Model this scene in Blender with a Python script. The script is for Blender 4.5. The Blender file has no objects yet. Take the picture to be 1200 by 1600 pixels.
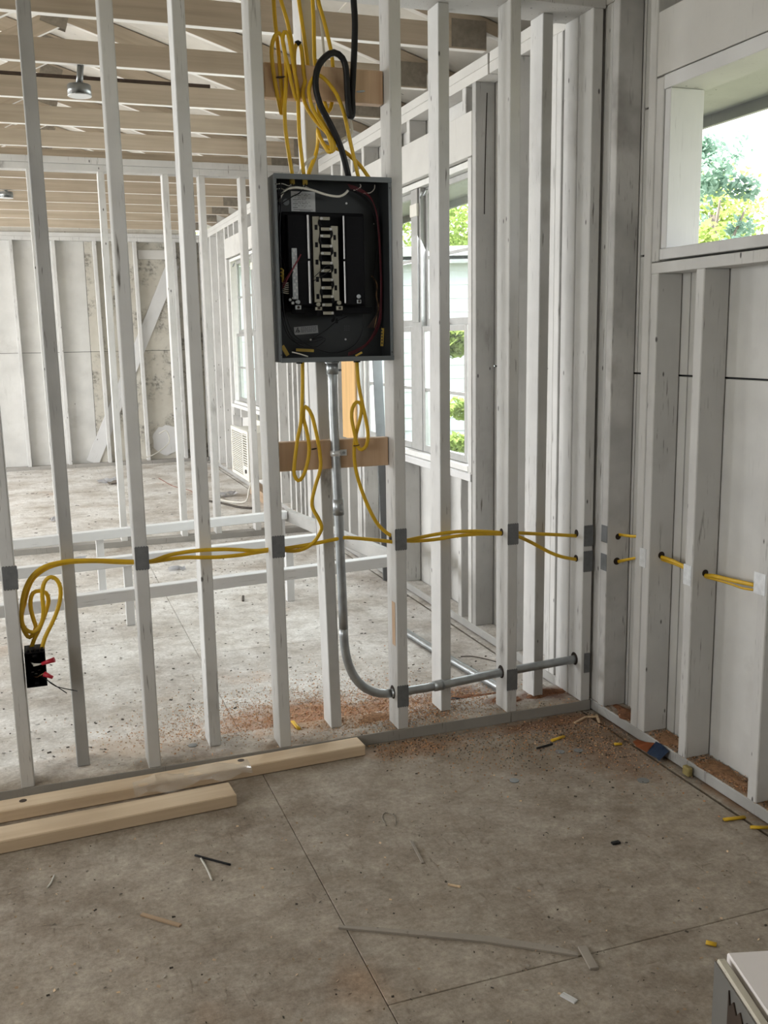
import bpy, bmesh, math, random
from mathutils import Vector, Matrix, Euler
random.seed(7)
C = bpy.context.scene.collection
SC = bpy.context.scene

# ------------------------------------------------------------------ camera
cd = bpy.data.cameras.new('camera'); cam = bpy.data.objects.new('camera', cd); C.objects.link(cam)
F_PX, YAW, PITCH, ROLL = 1537.0, 0.3393, 0.1768, -0.0165
fw = Vector((math.sin(YAW)*math.cos(PITCH), math.cos(YAW)*math.cos(PITCH), -math.sin(PITCH)))
rt = Vector((math.cos(YAW), -math.sin(YAW), 0)); up = rt.cross(fw)
cr, sr = math.cos(ROLL), math.sin(ROLL)
rt, up = cr*rt+sr*up, -sr*rt+cr*up
cam.matrix_world = Matrix(((rt.x, up.x, -fw.x, -1.836), (rt.y, up.y, -fw.y, -2.9643), (rt.z, up.z, -fw.z, 1.3533), (0, 0, 0, 1)))
cd.sensor_fit = 'VERTICAL'; cd.sensor_height = 36.0; cd.lens = F_PX/1600*36; cd.clip_start = .02; cd.clip_end = 300
SC.camera = cam

# ------------------------------------------------------------------ sky, daylight, exposure
SC.view_settings.view_transform = 'Standard'; SC.view_settings.look = 'None'
SC.view_settings.gamma = 1.0; SC.view_settings.use_curve_mapping = False
SC.view_settings.exposure = 0.0
SC.cycles.use_denoising = True
SC.cycles.max_bounces = 10; SC.cycles.diffuse_bounces = 6; SC.cycles.transparent_max_bounces = 12
SC.cycles.sample_clamp_indirect = 6.0; SC.cycles.caustics_reflective = False; SC.cycles.caustics_refractive = False
wd = bpy.data.worlds.new('overcast_sky'); SC.world = wd; wd.use_nodes = True
wn, wl = wd.node_tree.nodes, wd.node_tree.links
bg = wn['Background']; tcw = wn.new('ShaderNodeTexCoord'); nzw = wn.new('ShaderNodeTexNoise'); rw = wn.new('ShaderNodeValToRGB')
nzw.inputs['Scale'].default_value = 2.2; nzw.inputs['Detail'].default_value = 5
rw.color_ramp.elements[0].position = .35; rw.color_ramp.elements[0].color = (.80, .90, 1.0, 1)
rw.color_ramp.elements[1].position = .65; rw.color_ramp.elements[1].color = (1, .99, .97, 1)
wl.new(tcw.outputs['Generated'], nzw.inputs['Vector']); wl.new(nzw.outputs['Fac'], rw.inputs['Fac']); wl.new(rw.outputs['Color'], bg.inputs['Color'])
bg.inputs['Strength'].default_value = SKY = 4.2

def daylight(loc, rot, sx, sy, power, col):
    l = bpy.data.lights.new('window_daylight', 'AREA'); l.shape = 'RECTANGLE'; l.size = sx; l.size_y = sy; l.energy = power; l.color = col
    o = bpy.data.objects.new('window_daylight', l); C.objects.link(o); o.location = loc; o.rotation_euler = rot
WARM, NEUT, COOL = (1, .985, .965), (.97, .985, 1), (.94, .97, 1)
for yy, pw in ((2.6, 175), (5.0, 205), (7.2, 190)):      # daylight coming in at the windows of the far room's left wall
    daylight((-6.85, yy, 1.75), (0, math.radians(-58), 0), 1.2, 1.5, pw, NEUT)
daylight((-3.66, -1.6, 1.45), (0, math.radians(-90), 0), 1.2, 1.3, 24, WARM)   # window in the left wall of the near room
daylight((.20, 1.95, 1.5), (0, math.radians(64), 0), 1.2, 1.5, 50, COOL)   # pair of windows in the right wall
sd = bpy.data.lights.new('sun', 'SUN'); sd.energy = 18.0; sd.angle = .02; sd.color = (1, .95, .86)
so = bpy.data.objects.new('sun', sd); C.objects.link(so); so.rotation_euler = (math.radians(34), 0, math.radians(-125)); so.location = (-12, 8, 20)

# ------------------------------------------------------------------ materials
def nmat(name):
    m = bpy.data.materials.new(name); m.use_nodes = True
    n, l = m.node_tree.nodes, m.node_tree.links
    return m, n, l, n['Principled BSDF']
def rgba(c): return (c[0], c[1], c[2], 1)
def coords(n, l, scale=(1, 1, 1), rnd=True):
    tc = n.new('ShaderNodeTexCoord'); mp = n.new('ShaderNodeMapping'); mp.inputs['Scale'].default_value = scale
    if rnd:
        oi = n.new('ShaderNodeObjectInfo'); ml = n.new('ShaderNodeMath'); ml.operation = 'MULTIPLY'; ml.inputs[1].default_value = 41.7
        ad = n.new('ShaderNodeVectorMath'); ad.operation = 'ADD'
        l.new(oi.outputs['Random'], ml.inputs[0]); l.new(tc.outputs['Object'], ad.inputs[0]); l.new(ml.outputs[0], ad.inputs[1])
        l.new(ad.outputs[0], mp.inputs['Vector'])
    else: l.new(tc.outputs['Object'], mp.inputs['Vector'])
    return mp.outputs['Vector']
def noise(n, l, vec, scale, detail=3, rough=.55):
    t = n.new('ShaderNodeTexNoise'); t.inputs['Scale'].default_value = scale; t.inputs['Detail'].default_value = detail; t.inputs['Roughness'].default_value = rough
    l.new(vec, t.inputs['Vector']); return t.outputs['Fac']
def ramp(n, l, fac, p0, p1, c0=(0, 0, 0), c1=(1, 1, 1)):
    r = n.new('ShaderNodeValToRGB'); e = r.color_ramp.elements
    e[0].position, e[1].position, e[0].color, e[1].color = p0, p1, rgba(c0), rgba(c1)
    l.new(fac, r.inputs['Fac']); return r.outputs['Color']
def mix(n, l, fac, a, b, mode='MIX'):
    x = n.new('ShaderNodeMix'); x.data_type = 'RGBA'; x.blend_type = mode
    for s, v in ((x.inputs[0], fac), (x.inputs[6], a), (x.inputs[7], b)):
        if isinstance(v, (int, float)): s.default_value = v
        elif isinstance(v, tuple): s.default_value = rgba(v)
        else: l.new(v, s)
    return x.outputs[2]
def mul(n, l, a, b):
    m = n.new('ShaderNodeMath'); m.operation = 'MULTIPLY'
    for s, v in ((m.inputs[0], a), (m.inputs[1], b)):
        if isinstance(v, (int, float)): s.default_value = v
        else: l.new(v, s)
    return m.outputs[0]
def bump(n, l, b, h, strength, dist=.003):
    bp = n.new('ShaderNodeBump'); bp.inputs['Strength'].default_value = strength; bp.inputs['Distance'].default_value = dist
    l.new(h, bp.inputs['Height']); l.new(bp.outputs['Normal'], b.inputs['Normal'])

def painted(name, base, dirt=.5, scuff=.75, stain=(.16, .14, .12)):
    """old white paint on sawn timber: dull patches, dark scuffs along the grain (local z), nail holes"""
    m, n, l, b = nmat(name)
    v = coords(n, l); vs = coords(n, l, (34, 34, 3.2)); vl = coords(n, l, (1, 1, .35))
    col = mix(n, l, ramp(n, l, noise(n, l, v, 5, 4), .35, .7), base, tuple(c*(1-.22*dirt) for c in base))
    big = ramp(n, l, noise(n, l, v, 2.3, 5, .65), .58, .80)
    col = mix(n, l, mul(n, l, big, .55*dirt), col, stain)
    msk = ramp(n, l, noise(n, l, v, 3.1, 2), .42, .62)
    sc = ramp(n, l, noise(n, l, vs, 1.0, 4, .6), .645, .71)
    col = mix(n, l, mul(n, l, mul(n, l, sc, msk), scuff), col, (.10, .085, .07))
    fine = ramp(n, l, noise(n, l, coords(n, l, (150, 150, 9)), 1.0, 3, .6), .63, .70); m2 = ramp(n, l, noise(n, l, v, 4.7, 2), .46, .60)
    col = mix(n, l, mul(n, l, mul(n, l, fine, m2), scuff), col, (.07, .06, .05))
    vo = n.new('ShaderNodeTexVoronoi'); vo.inputs['Scale'].default_value = 20; l.new(coords(n, l, (1, 1, .40)), vo.inputs['Vector'])
    sep = n.new('ShaderNodeSeparateColor'); l.new(vo.outputs['Color'], sep.inputs[0])
    hole = mul(n, l, ramp(n, l, vo.outputs['Distance'], .05, .085, (1, 1, 1), (0, 0, 0)), ramp(n, l, sep.outputs[0], 1-.72*scuff, 1.02-.72*scuff))
    col = mix(n, l, mul(n, l, hole, .9), col, (.035, .03, .028))
    v2 = n.new('ShaderNodeTexVoronoi'); v2.inputs['Scale'].default_value = 3.2; l.new(coords(n, l, (2.2, 2.2, 1)), v2.inputs['Vector'])
    s2 = n.new('ShaderNodeSeparateColor'); l.new(v2.outputs['Color'], s2.inputs[0])
    kn = mul(n, l, mul(n, l, ramp(n, l, v2.outputs['Distance'], .05, .22, (1, 1, 1), (0, 0, 0)), ramp(n, l, s2.outputs[0], 1-.35*scuff, 1.02-.35*scuff)), ramp(n, l, noise(n, l, coords(n, l, (40, 40, 14)), 1, 4, .7), .40, .60))
    col = mix(n, l, mul(n, l, kn, .6*scuff), col, (.09, .075, .06))
    l.new(col, b.inputs['Base Color']); b.inputs['Roughness'].default_value = .72
    bump(n, l, b, noise(n, l, vs, 1.6, 4), .35, .002)
    return m
def rawwood(name, light, dark, rough=.7, knots=True):
    m, n, l, b = nmat(name)
    v = coords(n, l); vs = coords(n, l, (30, 30, 1.1))
    col = mix(n, l, ramp(n, l, noise(n, l, vs, 1.0, 5, .6), .32, .70), light, dark)
    col = mix(n, l, mul(n, l, ramp(n, l, noise(n, l, v, 3, 3), .5, .8), .35), col, tuple(c*.72 for c in dark))
    if knots:
        vo = n.new('ShaderNodeTexVoronoi'); vo.inputs['Scale'].default_value = 3.6; l.new(coords(n, l, (1, 1, .5)), vo.inputs['Vector'])
        sep = n.new('ShaderNodeSeparateColor'); l.new(vo.outputs['Color'], sep.inputs[0])
        k = mul(n, l, ramp(n, l, vo.outputs['Distance'], .03, .10, (1, 1, 1), (0, 0, 0)), ramp(n, l, sep.outputs[0], .72, .74))
        col = mix(n, l, mul(n, l, k, .8), col, (.10, .055, .03))
    l.new(col, b.inputs['Base Color']); b.inputs['Roughness'].default_value = rough
    bump(n, l, b, noise(n, l, vs, 2, 4), .25, .0015)
    return m
def plain(name, col, rough=.6, metal=0.0, var=.12, scale=20):
    m, n, l, b = nmat(name)
    c = mix(n, l, ramp(n, l, noise(n, l, coords(n, l), scale, 3), .3, .75), tuple(min(1, x*(1+var)) for x in col), tuple(x*(1-var) for x in col))
    l.new(c, b.inputs['Base Color']); b.inputs['Roughness'].default_value = rough; b.inputs['Metallic'].default_value = metal
    return m

M = {}
M['stud'] = painted('white_painted_stud', (.60, .595, .58), .6, .95)
M['stud_grey'] = painted('grey_scuffed_paint', (.42, .415, .40), .9, .95)
M['stud_stained'] = painted('stained_painted_stud', (.56, .55, .53), 1.5, 1.0)
M['plate'] = painted('dull_painted_plate', (.33, .315, .29), .8, .7)
M['frame_white'] = painted('frame_white_paint', (.66, .66, .66), .35, .3)
M['header'] = painted('header_paint', (.60, .59, .565), .4, .12)
M['sheath'] = painted('painted_sheathing', (.64, .635, .615), .6, .10)
M['mould'] = None
M['truss'] = rawwood('raw_truss_timber', (.52, .44, .345), (.38, .315, .235))
M['block'] = rawwood('raw_pine_blocking', (.64, .46, .31), (.50, .33, .205))
M['lumber'] = rawwood('fresh_pine_lumber', (.70, .56, .395), (.55, .41, .27))
M['splinter'] = rawwood('split_wood', (.50, .36, .24), (.32, .22, .14), knots=False)
M['lath'] = painted('painted_lath', (.34, .30, .255), .8, .6)
M['deck'] = painted('painted_roof_deck', (.72, .69, .635), .7, .3)
M['under'] = painted('painted_underside', (.86, .845, .81), .1, .1)
M['galv'] = plain('galvanised_steel', (.36, .38, .39), .42, .85, .18, 26)
M['galv_dull'] = plain('dull_nail_plate', (.15, .155, .16), .55, .2, .14, 60)
M['galv_bright'] = plain('bright_nail_plate', (.72, .74, .76), .38, .6, .12, 60)
M['gusset'] = plain('truss_gusset_steel', (.27, .24, .20), .55, .5, .2, 40)
M['yellow'] = plain('yellow_cable_sheath', (.62, .38, .012), .45, 0, .10, 30)
M['black'] = plain('black_rubber', (.012, .012, .013), .45, 0, .2)
M['black_wire'] = plain('black_wire_insulation', (.010, .010, .012), .4, 0, .2)
M['white_wire'] = plain('white_wire_insulation', (.62, .60, .54), .4, 0, .06)
M['red'] = plain('red_wire_insulation', (.11, .005, .014), .45, 0, .15)
M['nut'] = plain('red_wire_nut', (.42, .012, .03), .4, 0, .15)
M['bare'] = plain('bare_copper', (.30, .17, .08), .4, .8, .15)
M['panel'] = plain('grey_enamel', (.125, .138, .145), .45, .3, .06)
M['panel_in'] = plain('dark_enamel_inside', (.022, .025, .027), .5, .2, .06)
M['plastic'] = plain('black_plastic', (.003, .003, .004), .55, 0, .2)
M['plastic'].node_tree.nodes['Principled BSDF'].inputs['Specular IOR Level'].default_value = .12
M['felt'] = plain('dark_building_felt', (.03, .03, .032), .9, 0, .2)
for q in ('black', 'black_wire'): M[q].node_tree.nodes['Principled BSDF'].inputs['Specular IOR Level'].default_value = .25
M['bus'] = plain('tinned_busbar', (.30, .285, .23), .42, .7, .06)
M['alu'] = plain('bright_aluminium', (.52, .52, .52), .35, .9, .06)
M['label'] = plain('printed_paper', (.60, .61, .62), .7, 0, .05)
M['sticker'] = plain('silver_sticker', (.30, .31, .32), .5, .2, .05)
M['ink'] = plain('dark_ink', (.05, .05, .06), .7, 0, .05)
M['tag'] = plain('yellow_tag', (.42, .29, .05), .6, 0, .2)
M['sash'] = plain('grey_aluminium_sash', (.40, .40, .39), .45, .35, .08)
M['sash_light'] = plain('white_sash_paint', (.70, .70, .68), .55, 0, .06)
M['acwhite'] = plain('ivory_plastic', (.72, .70, .64), .5, 0, .04)
M['acdark'] = plain('dark_grille_gap', (.06, .06, .055), .7, 0, .1)
M['ply'] = rawwood('raw_plywood_orange', (.78, .50, .22), (.62, .38, .16))
M['white_top'] = plain('white_laminate', (.88, .84, .85), .45, 0, .03, 8)
M['bench'] = plain('grey_bench_paint', (.15, .145, .135), .6, 0, .10, 8)
M['bench_edge'] = painted('cream_bench_edge', (.62, .58, .49), .5, .5)
M['rust'] = plain('rusty_dark_metal', (.05, .032, .022), .7, .2, .3)
M['disc'] = plain('grey_slug', (.24, .25, .25), .5, .5, .1)
M['blue'] = plain('blue_wrapper', (.018, .045, .11), .4, 0, .3)
M['wrap_red'] = plain('red_wrapper', (.35, .10, .03), .4, 0, .3)
M['paper'] = plain('crumpled_paper', (.66, .66, .68), .7, 0, .1)
M['film'] = None
M['dirt'] = plain('dark_debris', (.055, .045, .035), .8, 0, .3, 90)
M['sawdust'] = plain('sawdust_chip', (.56, .30, .15), .85, 0, .3, 90)
M['chip_pale'] = plain('pale_wood_chip', (.62, .46, .30), .85, 0, .25, 90)
M['siding'] = plain('white_siding', (.70, .74, .78), .6, 0, .03, 6)
M['roofing'] = plain('grey_roofing', (.5, .51, .53), .8, 0, .1)
M['grass'] = plain('lawn_grass', (.17, .175, .12), .9, 0, .35, 3)
def leafm(name, col):
    m, n, l, b = nmat(name); n.remove(b); d = n.new('ShaderNodeBsdfDiffuse'); t = n.new('ShaderNodeBsdfTranslucent'); mx = n.new('ShaderNodeMixShader'); mx.inputs[0].default_value = .45
    c = mix(n, l, ramp(n, l, noise(n, l, coords(n, l), 3, 3), .3, .7), col, tuple(q*.62 for q in col)); l.new(c, d.inputs['Color']); l.new(c, t.inputs['Color'])
    l.new(d.outputs[0], mx.inputs[1]); l.new(t.outputs[0], mx.inputs[2]); l.new(mx.outputs[0], n['Material Output'].inputs['Surface']); return m
M['leaf'] = leafm('summer_leaf', (.48, .60, .20)); M['leaf_blue'] = leafm('grey_green_leaf', (.36, .52, .42))
M['bar'] = plain('dull_grey_bar', (.15, .155, .16), .5, .3, .08)
M['cord_red'] = plain('faded_red_cord', (.30, .10, .07), .7)
M['bark'] = plain('grey_bark', (.20, .17, .14), .85, 0, .2)
M['lamp_face'] = plain('white_lamp_plate', (.75, .76, .76), .4, 0, .03)
M['lamp_can'] = plain('zinc_box', (.22, .23, .23), .35, .8, .2)
M['plug'] = plain('dull_yellow_foam', (.30, .24, .09), .8, 0, .25, 60)
M['hole'] = plain('drilled_hole', (.02, .012, .008), .9, 0, .1)

def mould():
    """painted sheathing with dark irregular mould patches"""
    m, n, l, b = nmat('mouldy_sheathing'); v = coords(n, l, rnd=False)
    col = mix(n, l, ramp(n, l, noise(n, l, v, 3, 4), .35, .7), (.58, .56, .50), (.46, .43, .37))
    a = ramp(n, l, noise(n, l, v, 2.6, 7, .7), .50, .58); f = ramp(n, l, noise(n, l, v, 26, 4, .7), .38, .62)
    col = mix(n, l, mul(n, l, mul(n, l, a, f), .85), col, (.085, .08, .07))
    l.new(col, b.inputs['Base Color']); b.inputs['Roughness'].default_value = .8
    return m
M['mould'] = mould()
def glass():
    m, n, l, b = nmat('window_glass'); n.remove(b); out = n['Material Output']
    t = n.new('ShaderNodeBsdfTransparent'); g = n.new('ShaderNodeBsdfGlossy'); mx = n.new('ShaderNodeMixShader')
    t.inputs['Color'].default_value = (.93, .965, .95, 1); g.inputs['Roughness'].default_value = .03; mx.inputs[0].default_value = .07
    l.new(t.outputs[0], mx.inputs[1]); l.new(g.outputs[0], mx.inputs[2]); l.new(mx.outputs[0], out.inputs['Surface'])
    return m
M['glass'] = glass()
def film():
    m, n, l, b = nmat('clear_plastic_film'); n.remove(b); out = n['Material Output']
    t = n.new('ShaderNodeBsdfTransparent'); g = n.new('ShaderNodeBsdfGlossy'); mx = n.new('ShaderNodeMixShader')
    g.inputs['Roughness'].default_value = .2; mx.inputs[0].default_value = .22
    l.new(t.outputs[0], mx.inputs[1]); l.new(g.outputs[0], mx.inputs[2]); l.new(mx.outputs[0], out.inputs['Surface'])
    return m
M['film'] = film()
def floor_mat():
    m, n, l, b = nmat('worn_painted_strand_board'); tc = n.new('ShaderNodeTexCoord')
    geo = n.new('ShaderNodeNewGeometry'); P = geo.outputs['Position']
    def mp(s, r=0):
        x = n.new('ShaderNodeMapping'); x.inputs['Scale'].default_value = s; x.inputs['Rotation'].default_value = (0, 0, r); l.new(P, x.inputs['Vector']); return x.outputs['Vector']
    v = mp((1, 1, 1))
    col = mix(n, l, ramp(n, l, noise(n, l, v, 1.7, 5, .6), .36, .66), (.38, .33, .275), (.23, .185, .145))
    col = mix(n, l, ramp(n, l, noise(n, l, v, 9, 5, .65), .40, .72), col, (.43, .385, .33))
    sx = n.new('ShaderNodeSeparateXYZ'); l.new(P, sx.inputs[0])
    lit_paint = ramp(n, l, sx.outputs['Y'], .02, .22)        # whiter paint beyond the partition, with that room's brighter light put into the colour
    lit_paint = mul(n, l, lit_paint, ramp(n, l, noise(n, l, v, 2.6, 5, .65), .26, .60))
    col = mix(n, l, mul(n, l, lit_paint, .95), col, (.74, .735, .725))
    # strands of the board showing through
    fl = ramp(n, l, noise(n, l, mp((55, 11, 1), .5), 1, 3), .62, .70); fl2 = ramp(n, l, noise(n, l, mp((11, 50, 1), .3), 1, 3), .64, .71)
    pm = ramp(n, l, noise(n, l, v, 3.3, 4), .42, .66)
    col = mix(n, l, mul(n, l, mul(n, l, fl, pm), .7), col, (.15, .115, .085))
    col = mix(n, l, mul(n, l, mul(n, l, fl2, pm), .65), col, (.17, .135, .10))
    col = mix(n, l, mul(n, l, ramp(n, l, noise(n, l, v, 2.1, 3, .5), .63, .74), .45), col, (.40, .225, .11))        # bare reddish wood
    col = mix(n, l, mul(n, l, ramp(n, l, noise(n, l, v, 5.5, 6, .75), .64, .72), .55), col, (.10, .085, .07))        # dark smudges
    sp = ramp(n, l, noise(n, l, v, 95, 2, .5), .70, .76)
    col = mix(n, l, mul(n, l, sp, .85), col, (.065, .06, .045))
    gr = ramp(n, l, noise(n, l, v, 70, 6, .8), .30, .70, (.62, .60, .57), (1.25, 1.25, 1.25)); col = mix(n, l, .85, col, gr, 'MULTIPLY')
    gm = ramp(n, l, noise(n, l, v, 16, 5, .75), .34, .66, (.74, .72, .69), (1.18, 1.18, 1.18)); col = mix(n, l, .8, col, gm, 'MULTIPLY')
    # drifts of sawdust left along the foot of the studs
    def blob(cx, cy, rx, ry, c, amt):
        nonlocal col
        x = n.new('ShaderNodeMapping'); x.vector_type = 'POINT'
        x.inputs['Location'].default_value = (-cx/rx, -cy/ry, 0); x.inputs['Scale'].default_value = (1/rx, 1/ry, 0); l.new(P, x.inputs['Vector'])
        ln = n.new('ShaderNodeVectorMath'); ln.operation = 'LENGTH'; l.new(x.outputs['Vector'], ln.inputs[0])
        ad = n.new('ShaderNodeMath'); ad.operation = 'ADD'; l.new(ln.outputs['Value'], ad.inputs[0])
        nn = n.new('ShaderNodeMath'); nn.operation = 'MULTIPLY_ADD'; nn.inputs[1].default_value = 1.7; nn.inputs[2].default_value = -.85
        l.new(noise(n, l, v, 11, 5, .7), nn.inputs[0]); l.new(nn.outputs[0], ad.inputs[1])
        f = ramp(n, l, ad.outputs[0], .35, 1.05, (1, 1, 1), (0, 0, 0))
        col = mix(n, l, mul(n, l, f, amt), col, c)
    blob(-1.0, .32, .40, .20, (.40, .19, .085), .9); blob(-.68, .28, .22, .16, (.36, .17, .075), .9); blob(-.95, .16, .3, .1, (.44, .28, .16), .7)
    blob(-.40, .30, .18, .14, (.16, .06, .026), .92); blob(-.12, .12, .14, .09, (.14, .05, .022), .95); blob(-.30, .12, .1, .06, (.17, .07, .03), .9); blob(-.2, -.06, .36, .07, (.20, .09, .042), .85)
    blob(-.14, -.3, .18, .36, (.22, .12, .065), .6); blob(-.72, -.08, .22, .09, (.30, .16, .08), .7); blob(-1.6, .25, .4, .2, (.42, .30, .20), .5)
    blob(-.4, -.25, .4, .2, (.20, .15, .10), .45); blob(.045, -.165, .06, .09, (.14, .05, .022), .95); blob(.045, -.42, .08, .10, (.26, .14, .06), .95); blob(.045, -.75, .08, .24, (.27, .15, .075), .9); blob(.045, -1.05, .08, .2, (.27, .15, .075), .8)
    l.new(col, b.inputs['Base Color']); l.new(ramp(n, l, lit_paint, 0, 1, (.78, .78, .78), (.48, .48, .48)), b.inputs['Roughness'])
    bump(n, l, b, noise(n, l, v, 60, 5, .7), .5, .003)
    return m
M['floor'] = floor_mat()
M['gap'] = plain('dark_floor_gap', (.09, .072, .055), .9)
def dusty(name, c1, c2):
    m, n, l, b = nmat(name); v = coords(n, l)
    col = mix(n, l, ramp(n, l, noise(n, l, v, 60, 5, .75), .35, .65), c1, c2)
    l.new(col, b.inputs['Base Color']); b.inputs['Roughness'].default_value = .95
    bump(n, l, b, noise(n, l, v, 80, 4), 1, .006)
    return m
M['dust_pale'] = dusty('pale_sawdust', (.36, .20, .10), (.17, .085, .042))
M['dust_dark'] = dusty('dark_sawdust', (.26, .11, .05), (.12, .05, .022))

# ------------------------------------------------------------------ helpers
def setp(o, label=None, cat=None, group=None, kind=None):
    if label: o['label'] = label
    if cat: o['category'] = cat
    if group: o['group'] = group
    if kind: o['kind'] = kind
    return o
def par(o, p):
    if p is not None:
        o.parent = p; o.matrix_parent_inverse = WORLD[p.name].inverted()      # basis stays the world matrix
    WORLD[o.name] = o.matrix_basis.copy()
    return o
WORLD = {}
def empty(name, loc, label=None, cat=None, group=None, kind=None, rz=0):
    o = bpy.data.objects.new(name, None); C.objects.link(o); o.empty_display_size = .05
    o.matrix_basis = Matrix.Translation(loc) @ Matrix.Rotation(rz, 4, 'Z'); WORLD[o.name] = o.matrix_basis.copy()
    return setp(o, label, cat, group, kind)
def link(name, me, mats, parent=None, mat4=None):
    o = bpy.data.objects.new(name, me); C.objects.link(o)
    if mats is not None and len(me.materials) == 0:
        for m in (mats if isinstance(mats, (list, tuple)) else [mats]): me.materials.append(m)
    if mat4 is not None: o.matrix_basis = mat4
    return par(o, parent)
def bm_mesh(bm, name):
    me = bpy.data.meshes.new(name); bm.normal_update(); bm.to_mesh(me); bm.free(); return me
def bm_box(bm, x0, x1, y0, y1, z0, z1, bev=0.0, mi=0):
    r = bmesh.ops.create_cube(bm, size=1.0); vs = r['verts']
    for v in vs: v.co = Vector((x0 if v.co.x < 0 else x1, y0 if v.co.y < 0 else y1, z0 if v.co.z < 0 else z1))
    fs = set(f for v in vs for f in v.link_faces)
    if bev > 0:
        es = set(e for v in vs for e in v.link_edges)
        rr = bmesh.ops.bevel(bm, geom=list(es), offset=bev, segments=1, affect='EDGES', clamp_overlap=True)
        fs |= set(rr['faces'])
    for f in fs:
        if f.is_valid: f.material_index = mi
    return vs
_cache = {}
def box(name, x0, x1, y0, y1, z0, z1, mat, parent=None, bev=.0015):
    """axis-aligned solid with its origin at the middle of its base; equal solids share a mesh"""
    x0, x1 = min(x0, x1), max(x0, x1); y0, y1 = min(y0, y1), max(y0, y1); z0, z1 = min(z0, z1), max(z0, z1)
    sx, sy, sz = round(x1-x0, 4), round(y1-y0, 4), round(z1-z0, 4); k = (sx, sy, sz, mat.name, bev)
    if k not in _cache:
        bm = bmesh.new(); bm_box(bm, -sx/2, sx/2, -sy/2, sy/2, 0, sz, min(bev, sx*.2, sy*.2, sz*.2)); _cache[k] = bm_mesh(bm, name); _cache[k].materials.append(mat)
    return link(name, _cache[k], None, parent, Matrix.Translation(((x0+x1)/2, (y0+y1)/2, z0)))
def beam(name, a, b, w, d, nrm, mat, parent=None, bev=.002, under=None):
    """sawn timber from a to b; nrm is the direction of the depth d; grain runs along local z"""
    a, b, nrm = Vector(a), Vector(b), Vector(nrm); L = round((b-a).length, 4)
    z = (b-a).normalized(); x = nrm.cross(z).normalized(); y = z.cross(x)
    k = ('beam', L, w, d, mat.name, bev, under.name if under else None, round(x.z), round(y.z))
    if k not in _cache:
        bm = bmesh.new(); bm_box(bm, -w/2, w/2, -d/2, d/2, 0, L, bev); me = bm_mesh(bm, name); me.materials.append(mat)
        if under:
            me.materials.append(under); rot = Matrix((x, y, z)).transposed()
            for f in me.polygons:
                if (rot @ f.normal).z < -.8: f.material_index = 1
        _cache[k] = me
    m4 = Matrix((x, y, z)).transposed().to_4x4(); m4.translation = a
    return link(name, _cache[k], None, parent, m4)
def smooth_path(pts, step=.012):
    P = [Vector(p) for p in pts]; P = [P[0]*2-P[1]] + P + [P[-1]*2-P[-2]]; out = []
    for i in range(1, len(P)-2):
        p0, p1, p2, p3 = P[i-1:i+3]; k = max(2, int((p2-p1).length/step))
        for j in range(k):
            t = j/k
            out.append(.5*((2*p1)+(-p0+p2)*t+(2*p0-5*p1+4*p2-p3)*t*t+(-p0+3*p1-3*p2+p3)*t**3))
    out.append(P[-2]); return out
def tube_mesh(name, pts, rx, ry=None, seg=8, flat=(0, 1, 0), smooth=True, step=.012, cap=True, radii=None):
    """sweep an ellipse along a path; the thin axis ry stays near the direction `flat`"""
    ry = ry or rx; pl = smooth_path(pts, step) if smooth else [Vector(p) for p in pts]
    bm = bmesh.new(); rings = []; prev = None
    for i, p in enumerate(pl):
        t = (pl[min(i+1, len(pl)-1)]-pl[max(i-1, 0)]).normalized()
        f = Vector(flat) if prev is None else prev
        n2 = (f-t*f.dot(t))
        if n2.length < 1e-4: n2 = t.orthogonal()
        n2.normalize(); prev = (n2*.8+Vector(flat)*.2) if (n2*.8+Vector(flat)*.2).length > .1 else n2
        s = t.cross(n2); q = radii(i/(len(pl)-1)) if radii else 1.0
        rings.append([bm.verts.new(p+s*math.cos(2*math.pi*j/seg)*rx*q+n2*math.sin(2*math.pi*j/seg)*ry*q) for j in range(seg)])
    for r0, r1 in zip(rings, rings[1:]):
        for j in range(seg): bm.faces.new((r0[j], r0[(j+1) % seg], r1[(j+1) % seg], r1[j])).smooth = True
    if cap: bm.faces.new(rings[0][::-1]); bm.faces.new(rings[-1])
    bmesh.ops.recalc_face_normals(bm, faces=bm.faces)
    return bm_mesh(bm, name)
def tube(name, pts, rx, mat, parent=None, ry=None, **kw):
    base = Vector(min(pts, key=lambda p: p[2])) if parent is None else Vector((0, 0, 0))
    me = tube_mesh(name, [Vector(p)-base for p in pts], rx, ry, **kw)
    return link(name, me, mat, parent, Matrix.Translation(base))
def cyl(name, a, b, r, mat, parent=None, seg=16, r2=None, bev=0):
    a, b = Vector(a), Vector(b); bm = bmesh.new(); L = (b-a).length
    bmesh.ops.create_cone(bm, cap_ends=True, segments=seg, radius1=r, radius2=r if r2 is None else r2, depth=L)
    bmesh.ops.translate(bm, vec=(0, 0, L/2), verts=bm.verts)
    for f in bm.faces: f.smooth = len(f.verts) == 4
    if bev: bmesh.ops.bevel(bm, geom=[e for e in bm.edges if any(len(f.verts) > 4 for f in e.link_faces)], offset=bev, segments=2, affect='EDGES')
    m4 = (b-a).to_track_quat('Z', 'Y').to_matrix().to_4x4(); m4.translation = a
    return link(name, bm_mesh(bm, name), mat, parent, m4)
def multi(name, boxes, mat, parent=None, base=(0, 0, 0), bev=0):
    bm = bmesh.new(); B = Vector(base)
    for q in boxes: bm_box(bm, q[0]-B.x, q[1]-B.x, q[2]-B.y, q[3]-B.y, q[4]-B.z, q[5]-B.z, bev)
    return link(name, bm_mesh(bm, name), mat, parent, Matrix.Translation(B))
STR = 'structure'
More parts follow.
